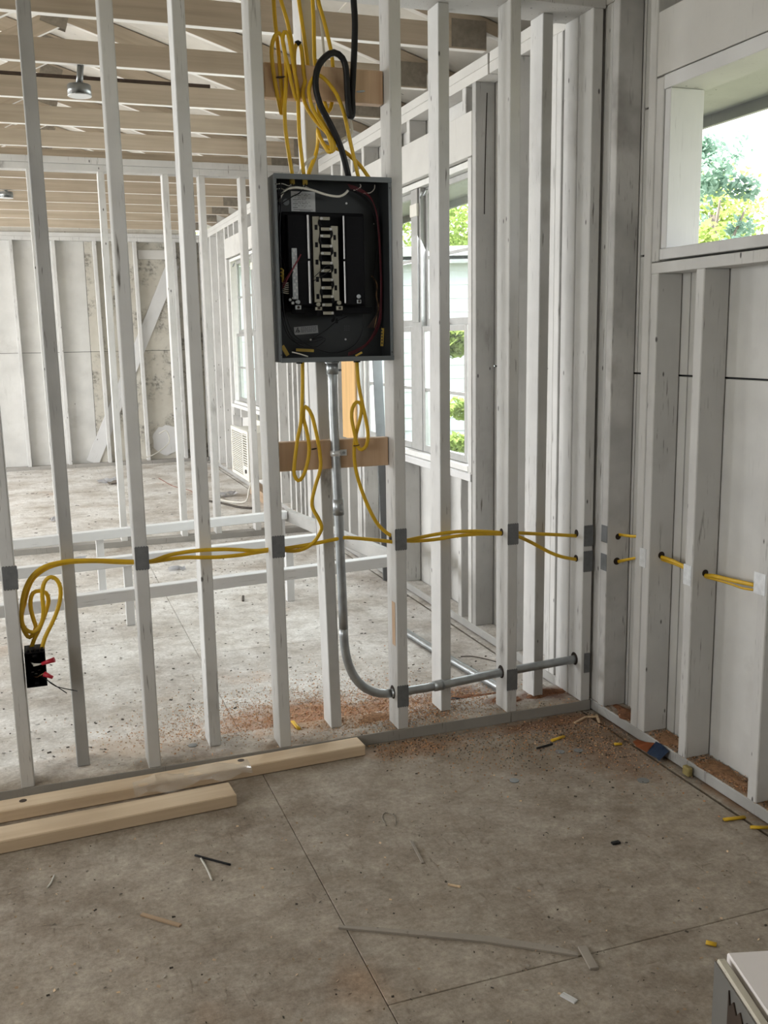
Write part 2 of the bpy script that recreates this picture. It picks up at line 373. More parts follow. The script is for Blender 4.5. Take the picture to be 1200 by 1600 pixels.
# ------------------------------------------------------------------ floor: strand-board sheets with open joints
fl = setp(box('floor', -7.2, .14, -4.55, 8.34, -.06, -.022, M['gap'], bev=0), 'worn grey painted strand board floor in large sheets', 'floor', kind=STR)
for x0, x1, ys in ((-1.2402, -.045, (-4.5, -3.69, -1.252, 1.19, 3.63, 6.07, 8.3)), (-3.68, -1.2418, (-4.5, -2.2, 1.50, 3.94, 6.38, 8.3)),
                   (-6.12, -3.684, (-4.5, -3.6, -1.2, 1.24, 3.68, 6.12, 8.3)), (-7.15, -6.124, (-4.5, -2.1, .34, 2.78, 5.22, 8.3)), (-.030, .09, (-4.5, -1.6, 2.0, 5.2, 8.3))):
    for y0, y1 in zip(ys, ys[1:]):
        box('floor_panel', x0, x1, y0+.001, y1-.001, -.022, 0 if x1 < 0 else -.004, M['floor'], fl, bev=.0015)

# ------------------------------------------------------------------ near partition: staggered stud wall
ST = 2.382
wn_ = empty('wall_near', (-1.8, .09, 0), 'open staggered stud partition of white studs in the foreground', 'wall', kind=STR)
def dusty_plate(p):
    """a sole plate whose top carries the same dust and sawdust as the floor"""
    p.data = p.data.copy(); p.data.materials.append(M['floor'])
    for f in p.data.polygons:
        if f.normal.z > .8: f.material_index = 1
dusty_plate(box('bottom_plate', -3.65, -.004, 0, .184, 0, .038, M['plate'], wn_))
box('top_plate', -3.65, -.002, 0, .184, ST, ST+.038, M['stud'], wn_)
box('top_plate', -3.65, -.002, 0, .184, ST+.0385, 2.473, M['stud'], wn_)
FRONT = {}
def stud_pair(xb, xt, y0, mat, w=.038, d=.089):
    return beam('stud', (xb, y0+d/2, .038), (xt, y0+d/2, ST), w, d, (0, 1, 0), mat, wn_, bev=.0025)
front = [(-3.16, -3.16), (-2.75, -2.75), (-2.345, -2.345), (-1.936, -1.955), (-1.562, -1.571), (-1.143, -1.158), (-.733, -.730), (-.3235, -.3255), (-.0275, -.0295)]
rear = [(-2.96, -2.96), (-2.55, -2.55), (-2.15, -2.15), (-1.771, -1.781), (-1.356, -1.359), (-.941, -.979), (-.534, -.530), (-.167, -.159), (-.0275, -.0285)]
for i, (a, b) in enumerate(front): FRONT[i] = stud_pair(a, b, 0, M['stud'])
for i, (a, b) in enumerate(rear): stud_pair(a, b, .095, M['stud_grey'] if i in (3,) else M['stud'])
def nail_plate(i, z0, z1, mat=None, dx=0, w=.041):
    p = FRONT[i]; x = p.location.x + dx
    k = ('np', round(z1-z0, 3), w, (mat or M['galv_dull']).name)
    if k not in _cache:
        bm = bmesh.new(); h = z1-z0; n = 5
        zs = [0, h]; prof = []
        top = [(-w/2+w*j/10, h/2+(.0018 if j % 2 else -.0012)) for j in range(11)]
        prof = top[::-1] + [(x_, -z_) for x_, z_ in top]
        vs = [bm.verts.new((x_, -.0012, z_)) for x_, z_ in prof]; f = bm.faces.new(vs); r = bmesh.ops.extrude_face_region(bm, geom=[f])
        bmesh.ops.translate(bm, vec=(0, .0014, 0), verts=[v for v in r['geom'] if isinstance(v, bmesh.types.BMVert)]); bmesh.ops.recalc_face_normals(bm, faces=bm.faces)
        _cache[k] = bm_mesh(bm, 'nail_plate'); _cache[k].materials.append(mat or M['galv_dull'])
    return link('nail_plate', _cache[k], None, p, Matrix.Translation((x, -.0012, (z0+z1)/2)))
nail_plate(3, .650, .719); nail_plate(4, .674, .744, dx=-.001); nail_plate(5, .673, .742, dx=-.001); nail_plate(6, .661, .731); nail_plate(7, .644, .716)
nail_plate(8, .613, .686, w=.037); nail_plate(8, .520, .594, w=.037); nail_plate(6, .118, .193); nail_plate(7, .120, .196); nail_plate(8, .145, .217, dx=.004, w=.024)
def side_hole(i, y, z, r, side=-1):
    p = FRONT[i]; x = p.location.x + side*.0192
    cyl('bored_hole', (x, y, z), (x+side*.0009, y, z), r, M['hole'], p, 14)
for i, z in ((3, .684), (4, .700), (5, .702), (6, .692), (7, .680)):
    side_hole(i, .047, z, .013); side_hole(i, .047, z, .013, 1)
side_hole(8, .047, .652, .013); side_hole(8, .047, .560, .013)
for i, z in ((6, .155), (7, .173), (8, .184)): side_hole(i, .046, z+.002, .0235)
# pine blocking let in between the two studs that carry the panel
setp(box('blocking', -1.1225, -.7535, .05, .088, .937, 1.029, M['block'], wn_, bev=.002), 'raw pine block below the panel')
setp(box('blocking', -1.1235, -.7525, .05, .088, 2.056, 2.153, M['block'], wn_, bev=.002), 'raw pine block above the panel')

# ------------------------------------------------------------------ exterior wall on the right
wr = empty('wall_right', (.05, 1.9, 0), 'exterior wall of white painted studs over painted sheathing with windows', 'wall', kind=STR)
for y0, y1 in ((-4.5, -.002), (0, 3.2), (3.203, 8.3)): dusty_plate(box('bottom_plate', 0, .089, y0, y1, 0, .038, M['stud_grey'], wr, bev=.004))
for y0, y1 in ((-4.5, .87), (.885, 4.6), (4.603, 8.3)): box('top_plate', 0, .089, y0, y1, 2.393, 2.4335, M['header'], wr)
for y0, y1 in ((-4.5, .868), (.887, 3.0), (3.004, 8.3)): box('top_plate', 0, .089, y0, y1, 2.4345, 2.475, M['header'], wr)
EXT = {}
def ext(y, z0=.038, z1=2.393, w=.038, mat=None, name='stud', dx=0):
    o = beam(name, (.0445+dx, y, z0), (.0445+dx, y, z1), w, .089, (1, 0, 0), mat or M['stud'], wr, bev=.0025); EXT[round(y, 2)] = o; return o
W1 = ext(-.060, mat=M['stud_stained']); W2a = ext(-.267); W2b = ext(-.308, z1=1.530, name='jack_stud'); W3 = ext(-.531, z1=1.530, name='cripple_stud'); W4 = ext(-.853, z1=1.530, name='cripple_stud')
ext(-.308, z0=1.565, z1=2.101, name='jack_stud')
for y in (-1.20, -1.60): ext(y, z1=1.530, name='cripple_stud')
for y in (-2.06, -2.10): ext(y)
for y in (-2.5, -2.9, -3.3, -3.7, -4.1): ext(y)
ext(-.016, dx=.004); ext(.024, dx=.004); ext(.064, dx=.004); ext(.104, dx=.004); ext(.30); ext(.338); ext(.62); ext(1.019, mat=M['stud_grey']); ext(1.065, z1=2.10, name='jack_stud')
for y in (2.665,): ext(y, z1=2.10, name='jack_stud')
for y in (2.705, 2.90, 3.10, 3.44, 3.52, 3.80, 3.98, 4.10, 4.24, 4.40, 4.72, 5.06): ext(y)
for y in (5.10, 6.66): ext(y, z1=2.10, name='jack_stud')
for y in (6.70, 7.10, 7.50, 7.90, 8.20): ext(y)
for y in (1.18, 1.52, 1.92, 2.30, 2.60): ext(y, z1=.70, name='cripple_stud')
for y in (5.2, 5.75, 6.25, 6.6): ext(y, z0=.62, z1=.70, name='cripple_stud')
for y in (5.76,): pass
for y in (1.12, 1.79, 2.12, 2.5): ext(y, z0=2.287, name='cripple_stud')
for y in (5.3, 5.65, 6.0, 6.24, 6.5): ext(y, z0=2.287, name='cripple_stud')
for y in (-.75, -1.2, -1.65): ext(y, z0=2.287, name='cripple_stud')
def header(y0, y1): box('header', 0, .038, y0, y1, 2.106, 2.287, M['header'], wr, bev=.002); box('header', .05, .088, y0, y1, 2.103, 2.287, M['header'], wr, bev=.002)
header(-2.04, -.288); header(1.042, 2.684); header(5.081, 6.68)
box('sill_plate', 0, .089, -2.04, -.289, 1.530, 1.5625, M['stud'], wr)
box('sill_plate', -.006, .086, 1.046, 2.684, .700, .733, M['frame_white'], wr); box('sill_plate', -.006, .086, 5.081, 6.68, .700, .733, M['frame_white'], wr)
def ext_plate(o, y, z0, z1, mat=None, w=.037):
    box('nail_plate', -.0012, 0, y-w/2, y+w/2, z0, z1, mat or M['galv_dull'], o, bev=0)
ext_plate(W1, -.060, .635, .695); ext_plate(W1, -.060, .535, .594)
ext_plate(W2a, -.292, .598, .660, M['galv_bright'], .034); ext_plate(W3, -.526, .592, .655, M['galv_bright']); ext_plate(W4, -.842, .640, .700, M['galv_bright'], .046)
def ext_hole(o, y, x, z, r=.011): cyl('bored_hole', (x, y-.0193, z), (x, y-.0200, z), r, M['hole'], o, 14)
ext_hole(W1, -.060, .043, .655); ext_hole(W1, -.060, .040, .568, .013); ext_hole(W2b, -.308, .046, .640, .012); ext_hole(W3, -.531, .046, .630, .011)
# marks of their own: the split in the dark post, bare wood on the fourth front stud
for pts in ([(.052, .999, 2.35), (.047, .999, 2.20), (.043, .999, 2.03), (.040, .999, 1.86)],): tube('split', pts, .0022, M['hole'], EXT[1.02], ry=.0008, flat=(0, 1, 0))
box('bare_wood', -.7533, -.7523, .012, .040, .33, .48, M['block'], FRONT[6], bev=.0004)
# sheathing sheets seen between the studs, joint at 1.22 m
def sheet(y0, y1, z0, z1, mat=None): return box('sheathing_panel', .0925, .105, y0+.0025, y1-.0025, z0+.003, z1-.003, mat or M['sheath'], wr, bev=.001)
for y0, y1 in ((-4.5, -3.3), (-3.3, -2.08)): sheet(y0, y1, 0, 1.216); sheet(y0, y1, 1.216, 2.44)
for y0, y1 in ((-2.08, -.853), (-.853, -.365)): sheet(y0, y1, 0, 1.216); sheet(y0, y1, 1.216, 1.60)
sheet(-2.08, -.09, 2.06, 2.44); sheet(-.365, -.09, 0, 1.216); sheet(-.365, -.09, 1.216, 1.60); sheet(-.335, -.09, 1.60, 2.06)
for y0, y1 in ((-.09, .338), (.338, 1.03)): sheet(y0, y1, 0, 1.216); sheet(y0, y1, 1.216, 2.44)
for y0, y1 in ((1.03, 1.35), (1.35, 1.92), (1.92, 2.30), (2.30, 2.69)): sheet(y0, y1, 0, .72)
for y0, y1 in ((2.69, 3.44), (3.44, 4.24), (4.24, 5.10)): sheet(y0, y1, 0, 1.216); sheet(y0, y1, 1.216, 2.44)
for y0, y1 in ((1.03, 2.69), (5.10, 6.68)): sheet(y0, y1, 2.10, 2.44)
sheet(5.10, 6.68, 0, .18); sheet(5.72, 6.68, .18, .72); sheet(5.10, 5.72, .62, .72)
sheet(6.68, 7.5, 0, 1.216); sheet(6.68, 7.5, 1.216, 2.44); sheet(7.5, 8.34, 0, 1.216); sheet(7.5, 8.34, 1.216, 2.44)
box('outer_sheet', .106, .128, -4.5, -2.08, -.35, 2.44, M['felt'], wr, bev=0); box('outer_sheet', .106, .128, -.335, 1.03, -.35, 2.44, M['felt'], wr, bev=0)
box('outer_sheet', .106, .128, 2.69, 5.10, -.35, 2.44, M['felt'], wr, bev=0); box('outer_sheet', .106, .128, 6.68, 8.34, -.35, 2.44, M['felt'], wr, bev=0)
box('outer_sheet', .106, .128, -2.08, -.335, -.35, 1.595, M['felt'], wr, bev=0); box('outer_sheet', .106, .128, 1.03, 2.69, -.35, .72, M['felt'], wr, bev=0)

setp(box('plywood_patch', -.014, -.0015, 2.69, 2.95, .735, 2.05, M['ply'], wr), 'raw orange plywood beside the window pair')

# ------------------------------------------------------------------ windows
def sash_unit(win, y0, y1, x, z0, z1, zm):
    for nm, a, b, xx in (('upper_sash', zm, z1, x+.012), ('lower_sash', z0, zm, x-.012)):
        t = .030
        fr = multi(nm, [(xx-.011, xx+.011, y0, y0+t, a, b), (xx-.011, xx+.011, y1-t, y1, a, b), (xx-.0115, xx+.0115, y0+t, y1-t, b-t*.9, b), (xx-.0115, xx+.0115, y0+t, y1-t, a, a+t*1.15)], M['sash'], win, ((xx), (y0+y1)/2, a), .0015)
        mz = (a+b)/2
        box('muntin', xx-.008, xx+.008, y0+t, y1-t, mz-.008, mz+.008, M['sash'], fr, bev=0)
        box('glass_pane', xx-.002, xx+.002, y0+t-.004, y1-t+.004, a+t, mz, M['glass'], fr, bev=0); box('glass_pane', xx-.002, xx+.002, y0+t-.004, y1-t+.004, mz, b-t, M['glass'], fr, bev=0)
    box('sash_lock', x-.035, x-.012, (y0+y1)/2-.03, (y0+y1)/2+.03, zm+.001, zm+.012, M['galv'], win)
def double_hung(name, label, y0, y1, z0, z1, zm, units, stop=M['sash_light']):
    w = empty(name, (.06, (y0+y1)/2, z0), label, 'window', kind=STR)
    box('jamb', .028, .115, y0, y0+.03, z0, z1, stop, w); box('jamb', .028, .115, y1-.03, y1, z0, z1, stop, w)
    box('head_jamb', .028, .115, y0+.03, y1-.03, z1-.028, z1, M['sash_light'], w); box('window_sill', .012, .135, y0+.03, y1-.03, z0, z0+.028, M['sash_light'], w)
    for a, b in units: sash_unit(w, a, b, .066, z0+.03, z1-.03, zm)
    for (a0, b0), (a1, b1) in zip(units, units[1:]):
        box('mullion', .040, .105, b0+.001, a1-.001, z0+.03, z1-.03, M['sash'], w)
        box('balance_cover', .030, .0395, b0+.022, a1-.022, zm+.02, z1-.03, M['sash'], w); box('balance_cap', .026, .0395, b0+.018, a1-.018, z1-.16, z1-.10, M['acwhite'], w)
    for a, b in units: tube('cord_bracket', [(.035, b-.10, z1-.05), (.03, b-.07, z1-.075), (.035, b-.04, z1-.055), (.03, b-.02, z1-.08)], .005, M['galv'], w)
    return w
double_hung('window_1', 'pair of grey double hung windows right of the breaker panel', 1.085, 2.645, .735, 2.100, 1.40, ((1.19, 1.735), (1.865, 2.61)))
double_hung('window_2', 'far pair of double hung windows above the air conditioner', 5.12, 6.64, .735, 2.100, 1.40, ((5.15, 5.60), (5.72, 6.52)))
w3 = empty('window_3', (.05, -1.2, 1.56), 'open unglazed window hole with painted trim near the right edge', 'window', kind=STR)
box('sill_board', -.004, .13, -2.02, -.335, 1.569, 1.601, M['frame_white'], w3, bev=.002)
box('head_board', -.002, .13, -2.02, -.329, 2.062, 2.102, M['frame_white'], w3, bev=.002)
box('side_jamb', .0, .118, -.362, -.334, 1.602, 2.061, M['frame_white'], w3, bev=.002); box('side_jamb', .0, .118, -2.02, -1.99, 1.602, 2.061, M['frame_white'], w3, bev=.002)

# ------------------------------------------------------------------ second partition
wm = empty('wall_middle', (-1.8, 3.7, 0), 'second open stud partition farther back with sparse white studs', 'wall', kind=STR)
box('bottom_plate', -4.8, -.004, 3.66, 3.749, 0, .038, M['plate'], wm)
box('top_plate', -4.8, -.002, 3.66, 3.749, 2.392, 2.432, M['stud'], wm); box('top_plate', -4.8, -.002, 3.655, 3.749, 2.433, 2.473, M['stud'], wm)
for xb, xt in ((-4.2, -4.2), (-3.4, -3.4), (-2.6, -2.6), (-2.16, -2.16), (-1.33, -1.333), (-.93, -.938), (-.70, -.707), (-.425, -.441), (-.021, -.021)):
    beam('stud', (xb, 3.7045, .038), (xt, 3.7045, 2.392), .04, .089, (0, 1, 0), M['stud'], wm, bev=.0025)
beam('stud', (-1.735, 3.7045, .038), (-1.758, 3.7045, 2.392), .034, .089, (0, 1, 0), M['stud'], wm, bev=.0025)

# ------------------------------------------------------------------ far wall
wf = empty('wall_far', (-1.8, 8.2, 0), 'far wall of white studs over stained sheathing with a diagonal brace', 'wall', kind=STR)
box('bottom_plate', -7.1, -.005, 8.15, 8.239, 0, .038, M['plate'], wf)
box('top_plate', -7.1, -.002, 8.15, 8.239, 2.392, 2.432, M['stud'], wf); box('top_plate', -7.1, -.002, 8.15, 8.239, 2.433, 2.473, M['stud'], wf)
for k in range(16):
    x = -.255-.4155*k; beam('stud', (x, 8.1945, .038), (x-.02, 8.1945, 2.392), .038, .089, (0, 1, 0), M['stud'], wf, bev=.0025)
beam('stud', (-.12, 8.1945, .038), (-.12, 8.1945, 2.392), .038, .089, (0, 1, 0), M['stud_grey'], wf, bev=.0025)
for x0, x1 in ((-1.21, .088), (-2.43, -1.21), (-3.65, -2.43), (-4.87, -3.65), (-6.09, -4.87), (-7.1, -6.09)):
    mt = M['mould'] if x0 == -1.21 else M['sheath']
    box('sheathing_panel', x0+.002, x1-.002, 8.2395, 8.255, .003, 1.237, mt, wf); box('sheathing_panel', x0+.002, x1-.002, 8.2395, 8.255, 1.241, 2.476, mt, wf)
beam('diagonal_brace', (-1.27, 8.229, .04), (-.28, 8.229, 2.17), .135, .018, (0, 1, 0), M['frame_white'], wf)
box('blocking', -.655, -.285, 8.215, 8.238, 2.215, 2.312, M['header'], wf)
box('outer_sheet', -7.2, .128, 8.257, 8.28, -.35, 2.44, M['felt'], wf, bev=0)
def gable(y, parent):
    bm = bmesh.new(); vs = [bm.verts.new(q) for q in ((.12, y, 2.44), (RX, y, 2.60+.315*3.6+.004), (2*RX-.12, y, 2.44))]; f = bm.faces.new(vs); r = bmesh.ops.extrude_face_region(bm, geom=[f])
    bmesh.ops.translate(bm, vec=(0, .015, 0), verts=[v for v in r['geom'] if isinstance(v, bmesh.types.BMVert)]); bmesh.ops.recalc_face_normals(bm, faces=bm.faces)
    link('gable_panel', bm_mesh(bm, 'gable_panel'), M['deck'], parent)
RX = -3.6; gable(8.282, wf)
bm = bmesh.new(); rr = random.Random(5); pts = []
for j in range(26):
    a = 2*math.pi*j/26; pts.append((-.44+.175*math.cos(a)*(.93+.14*rr.random()), .25+.165*math.sin(a)*(.9+.2*rr.random())))
vs = [bm.verts.new((x, 8.226, z)) for x, z in pts]; f = bm.faces.new(vs); r = bmesh.ops.extrude_face_region(bm, geom=[f])
bmesh.ops.translate(bm, vec=(0, .012, 0), verts=[v for v in r['geom'] if isinstance(v, bmesh.types.BMVert)]); bmesh.ops.recalc_face_normals(bm, faces=bm.faces)
setp(link('wall_patch', bm_mesh(bm, 'wall_patch'), M['frame_white'], wf), 'ragged pale patch low on the sheathing')
tube('hanging_cord', [(-.55, 8.13, .33), (-.47, 8.12, .36), (-.44, 8.12, .26), (-.50, 8.0, .20), (-.66, 7.9, .12), (-.80, 7.85, .10)], .006, M['white_wire'], wf)

# ------------------------------------------------------------------ unseen sides of the room
wl_ = empty('wall_left', (-7.15, 4.2, 0), 'left exterior wall of the far room with three tall windows out of view', 'wall', kind=STR)
box('sheathing_panel', -7.2, -7.15, -.1, 8.34, 0, .70, M['sheath'], wl_, bev=0); box('sheathing_panel', -7.2, -7.15, -.1, 8.34, 2.2, 2.476, M['sheath'], wl_, bev=0)
for y0, y1 in ((-.1, 1.8), (3.4, 4.3), (5.7, 6.5), (7.9, 8.34)): box('sheathing_panel', -7.2, -7.15, y0, y1, .70, 2.2, M['sheath'], wl_, bev=0)
ws = empty('wall_side_added', (-3.72, -2.2, 0), 'unseen wall with one window, added to shade the near room from the left', 'wall', kind=STR)  # unseen wall put in to keep the near room dim
for y0, y1, z0, z1 in ((-4.5, .19, 0, .75), (-4.5, .19, 2.15, 2.476), (-4.5, -2.25, .75, 2.15), (-.95, .19, .75, 2.15)): box('sheathing_panel', -3.74, -3.69, y0, y1, z0, z1, M['sheath'], ws, bev=0)
box('sheathing_panel', -7.2, -3.745, .14, .19, 0, 2.476, M['sheath'], ws, bev=0)
wb = empty('wall_back', (-1.8, -4.52, 0), 'plain back wall behind the camera', 'wall', kind=STR)
box('sheathing_panel', -3.74, .1, -4.56, -4.51, 0, 2.476, M['sheath'], wb, bev=0)
gable(-4.58, wb)

# ------------------------------------------------------------------ roof: deck and trusses
SL = .315; RX = -3.6; Z0 = 2.60
def dz(x): return Z0+SL*(-x) if x > RX else Z0+SL*(-RX)-SL*(RX-x)
ce = empty('ceiling', (-3.6, 1.9, 2.6), 'underside of the pitched roof deck in white painted sheets', 'ceiling', kind=STR)
sl = math.atan(SL); ys = (-4.6, -2.19, .25, 2.69, 5.13, 7.57, 8.5)
for sgn in (1, -1):
    xs = (.72, -.46, -1.64, -2.82, -3.6)
    for xa, xb in zip(xs, xs[1:]):
        for y0, y1 in zip(ys, ys[1:]):
            x0, x1 = (xa, xb) if sgn > 0 else (2*RX-xa, 2*RX-xb)
            a, b = Vector((x0, (y0+y1)/2, dz(x0)+.008)), Vector((x1, (y0+y1)/2, dz(x1)+.008))
            e = (b-a).normalized()*.002
            beam('roof_panel', a+e, b-e, round(y1-y0-.004, 4), .015, (e.cross(Vector((0, 1, 0)))).normalized()*(1 if sgn > 0 else -1), M['deck'], ce, bev=0)
ev = empty('trim_1', (.42, 1.9, 2.13), 'white eave soffit and fascia board outside the right wall', 'eave', kind=STR)
box('soffit_board', .128, .72, -4.6, 8.5, 2.172, 2.19, M['frame_white'], ev, bev=0); box('fascia_board', .70, .72, -4.6, 8.5, 2.131, 2.37, M['frame_white'], ev, bev=0)
box('frieze_board', .1285, .15, -4.6, 8.5, 2.192, 2.43, M['frame_white'], ev, bev=0)
ORD = ('first', 'second', 'third', 'fourth', 'fifth', 'sixth', 'seventh', 'eighth', 'ninth', 'tenth', 'eleventh', 'twelfth', 'thirteenth')
TY = (.87, 1.507, 2.15, 2.745, 3.366, 3.98, 4.566, 5.181, 5.80, 6.36, 6.974, 7.727)
def truss(y, label, group='roof trusses over the room'):
    t = empty('roof_truss', (-3.6, y+.019, 2.476), label, 'roof truss', group)
    yc = y+.019
    beam('bottom_chord', (-.012, yc, 2.5225), (-7.188, yc, 2.5225), .092, .038, (0, 1, 0), M['truss'], t, under=M['under'])
    q = .046/math.cos(sl)
    for s in (1, -1):
        X = lambda x: x if s > 0 else 2*RX-x
        x0 = .66; z0 = dz(x0)-q-.001
        beam('top_chord', (X(-.03), yc, dz(-.03)-q-.002), (RX+s*.004, yc, dz(RX)-q-.002), .086, .037, (0, 1, 0), M['truss'], t, under=M['under'])
        beam('rafter_tail', (X(.66), yc, dz(.66)-.030), (X(-.028), yc, dz(-.028)-.030), .05, .036, (0, 1, 0), M['truss'], t, under=M['under'])
        beam('web', (X(-2.42), yc, 2.575), (X(-1.58), yc, 3.005), .088, .036, (0, 1, 0), M['truss'], t, under=M['under'])
        beam('web', (X(-2.50), yc, 2.575), (RX+s*.05, yc, dz(RX)-.13), .088, .036, (0, 1, 0), M['truss'], t, under=M['under'])
        for px, pz, w, h in ((-.09, 2.535, .15, .105), (-1.58, 3.02, .13, .11), (-2.44, 2.545, .17, .12)):
            bm = bmesh.new(); x_ = X(px); bm_box(bm, -w/2, w/2, -.0215, -.0195, -h/2, h/2); bm_box(bm, -w/2, w/2, .0195, .0215, -h/2, h/2)
            link('gusset_plate', bm_mesh(bm, 'gusset_plate'), M['gusset'], t, Matrix.Translation((x_, yc, pz)) @ Matrix.Rotation(0 if pz < 2.6 else s*sl, 4, 'Y'))
    return t
for i, y in enumerate(TY): truss(y, '%s raw wood roof truss counting back from the near partition' % ORD[i])
for y, w in ((.24, 'over the near partition'), (-.39, 'just in front of the near partition'), (-1.02, 'above the near room'), (-1.65, 'over the camera')):
    truss(y, 'raw wood roof truss %s' % w)
# ------------------------------------------------------------------ breaker panel
PX0, PX1, PZ0, PZ1, PF, PB = -1.1205, -.7540, 1.2794, 1.8295, -.012, .088
bp = empty('breaker_panel', ((PX0+PX1)/2, PF, PZ0), 'open grey breaker panel without cover or breakers mounted between two studs', 'breaker panel')
t = .0022
enc = multi('enclosure', [(PX0, PX1, PB-t, PB, PZ0, PZ1), (PX0, PX0+t, PF, PB-t, PZ0, PZ1), (PX1-t, PX1, PF, PB-t, PZ0, PZ1), (PX0+t, PX1-t, PF, PB-t, PZ1-t, PZ1), (PX0+t, PX1-t, PF, PB-t, PZ0, PZ0+t),
      (PX0+t, PX0+.0075, PF, PF+.002, PZ0+t, PZ1-t), (PX1-.0085, PX1-t, PF, PF+.002, PZ0+t, PZ1-t)], M['panel'], bp, (PX0, PF, PZ0), .0004)
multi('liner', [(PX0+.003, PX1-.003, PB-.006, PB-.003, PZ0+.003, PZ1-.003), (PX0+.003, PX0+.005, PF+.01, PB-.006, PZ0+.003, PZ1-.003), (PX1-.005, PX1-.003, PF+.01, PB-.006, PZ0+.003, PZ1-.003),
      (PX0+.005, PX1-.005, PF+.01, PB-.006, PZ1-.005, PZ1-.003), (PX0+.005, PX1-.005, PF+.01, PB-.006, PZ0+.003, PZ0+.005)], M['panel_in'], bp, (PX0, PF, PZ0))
box('top_flange', PX0-.0015, PX1+.0015, PF-.004, PF, PZ1-.0145, PZ1+.001, M['panel'], bp, bev=.0006); box('bottom_flange', PX0+.003, PX1+.0015, PF-.004, PF, PZ0-.001, PZ0+.0135, M['panel'], bp, bev=.0006)
for x, z in ((PX0+.0045, 1.302), (PX1-.0045, 1.304), (PX1-.0045, 1.80), (PX0+.0045, 1.80)): cyl('cover_screw_hole', (x, PF-.0002, z), (x, PF-.0009, z), .0018, M['hole'], bp, 8)
carr = box('bus_carrier', -1.0876, -.825, .044, .080, 1.433, 1.7295, M['plastic'], bp, bev=.003); box('carrier_foot', -1.066, -.804, .040, .044, 1.425, 1.444, M['plastic'], carr); box('carrier_foot', -1.022, -.905, .038, .040, 1.418, 1.436, M['plastic'], carr)
for a, b, l0, l1 in ((-1.0773, -1.0019, -1.0160, -1.0100), (-.8959, -.8342, -.9025, -.8980)):
    rail = box('breaker_rail', a, b, .018, .0435, 1.450, 1.720, M['plastic'], bp, bev=.003)
    for z0, z1 in ((1.456, 1.583), (1.589, 1.718)): box('rail_edge', l0, l1, .0125, .0178, z0, z1, M['alu'], rail, bev=.0008)
    for j in range(7): box('rail_slot', a+.02, b-.022, .0174, .0179, 1.472+.036*j, 1.478+.036*j, M['plastic'], rail, bev=0)
for k, (x0, x1, z0, z1, sx, zz) in enumerate(((-.9972, -.9743, 1.4594, 1.7155, 1, [1.7090-.0515*i for i in range(6)]), (-.9368, -.9151, 1.464, 1.6886, -1, [1.6780-.0503*i for i in range(6)]))):
    bus = box('busbar', x0, x1, .025, .040, z0, z1, M['bus'], bp, bev=.0012)
    for z in zz:
        hz = z+(-.026 if sx > 0 else -.024)
        box('bus_slot', x0+.0075 if sx > 0 else x0+.0060, x1-.0065 if sx > 0 else x1-.008, .0238, .0252, hz-.0075, hz+.0075, M['plastic'], bus, bev=0)
        xa, xb = (x1+.0003, x1+.032) if sx > 0 else (x0-.034, x0-.0003)
        box('stab', xa, xb, .0195, .0225, z-.0048, z+.0048, M['bus'], bus, bev=.0006)
        xs = xa+.0045 if sx > 0 else xb-.0045
        cyl('stab_screw', (xs, .0193, z), (xs, .0160, z), .0042, M['alu'], bus, 10, bev=.0006)
        pts = [(xs+.0075*sx*math.cos(a)+.002*sx, .024, z-.0125+.011*math.sin(a)) for a in [math.radians(v) for v in range(95, 275, 22)]]
        tube('stab_insulator', pts, .0042, M['plastic'], bus, seg=6)
nb = box('neutral_bar', -1.0664, -1.0500, .014, .024, 1.468, 1.620, M['galv'], bp, bev=.0012)
for j in range(15):
    cyl('terminal_screw', (-1.0582+(.003 if j % 2 else -.003), .0138, 1.4735+.0098*j), (-1.0582+(.003 if j % 2 else -.003), .0112, 1.4735+.0098*j), .0033, M['alu'], nb, 8)
for nm, x0, x1, z0, z1 in (('neutral_lug', -1.0600, -1.0425, 1.438, 1.466), ('main_lug', -.9965, -.9765, 1.435, 1.4575), ('main_lug', -.9292, -.9095, 1.435, 1.4635), ('bonding_stud', -.862, -.849, 1.455, 1.482)):
    lg = box(nm, x0, x1, .012, .0245, z0, z0+(z1-z0)*.45, M['bus'] if nm == 'main_lug' else M['galv'], bp, bev=.001)
    cyl('lug_socket', ((x0+x1)/2, .0118, z0+.0065), ((x0+x1)/2, .0112, z0+.0065), .0042, M['hole'], lg, 12)
    cyl('lug_screw', ((x0+x1)/2, .0242, z0+(z1-z0)*.80), ((x0+x1)/2, .0150, z0+(z1-z0)*.80), .0068, M['bus'] if nm == 'main_lug' else M['galv'], lg, 12, bev=.001)
for x, z, r in ((-1.0765, 1.467, .0055), (-1.0680, 1.4575, .006), (-1.0660, 1.472, .005), (-1.0545, 1.4605, .006)): cyl('bonding_screw', (x, .022, z), (x, .013, z), r*.85, M['galv'], bp, 8, bev=.001)
box('circuit_label', -1.0461, -.9698, .0805, .0815, 1.7355, 1.7947, M['label'], bp, bev=0)
lb = setp(box('rating_sticker', -1.0487, -.9712, .0805, .0813, 1.3640, 1.3885, M['sticker'], bp, bev=0), 'silver rating sticker with a small black emblem')
lb.matrix_basis = lb.matrix_basis @ Matrix.Rotation(math.radians(-4), 4, 'Y'); WORLD[lb.name] = lb.matrix_basis.copy()
rr = random.Random(3); q = []
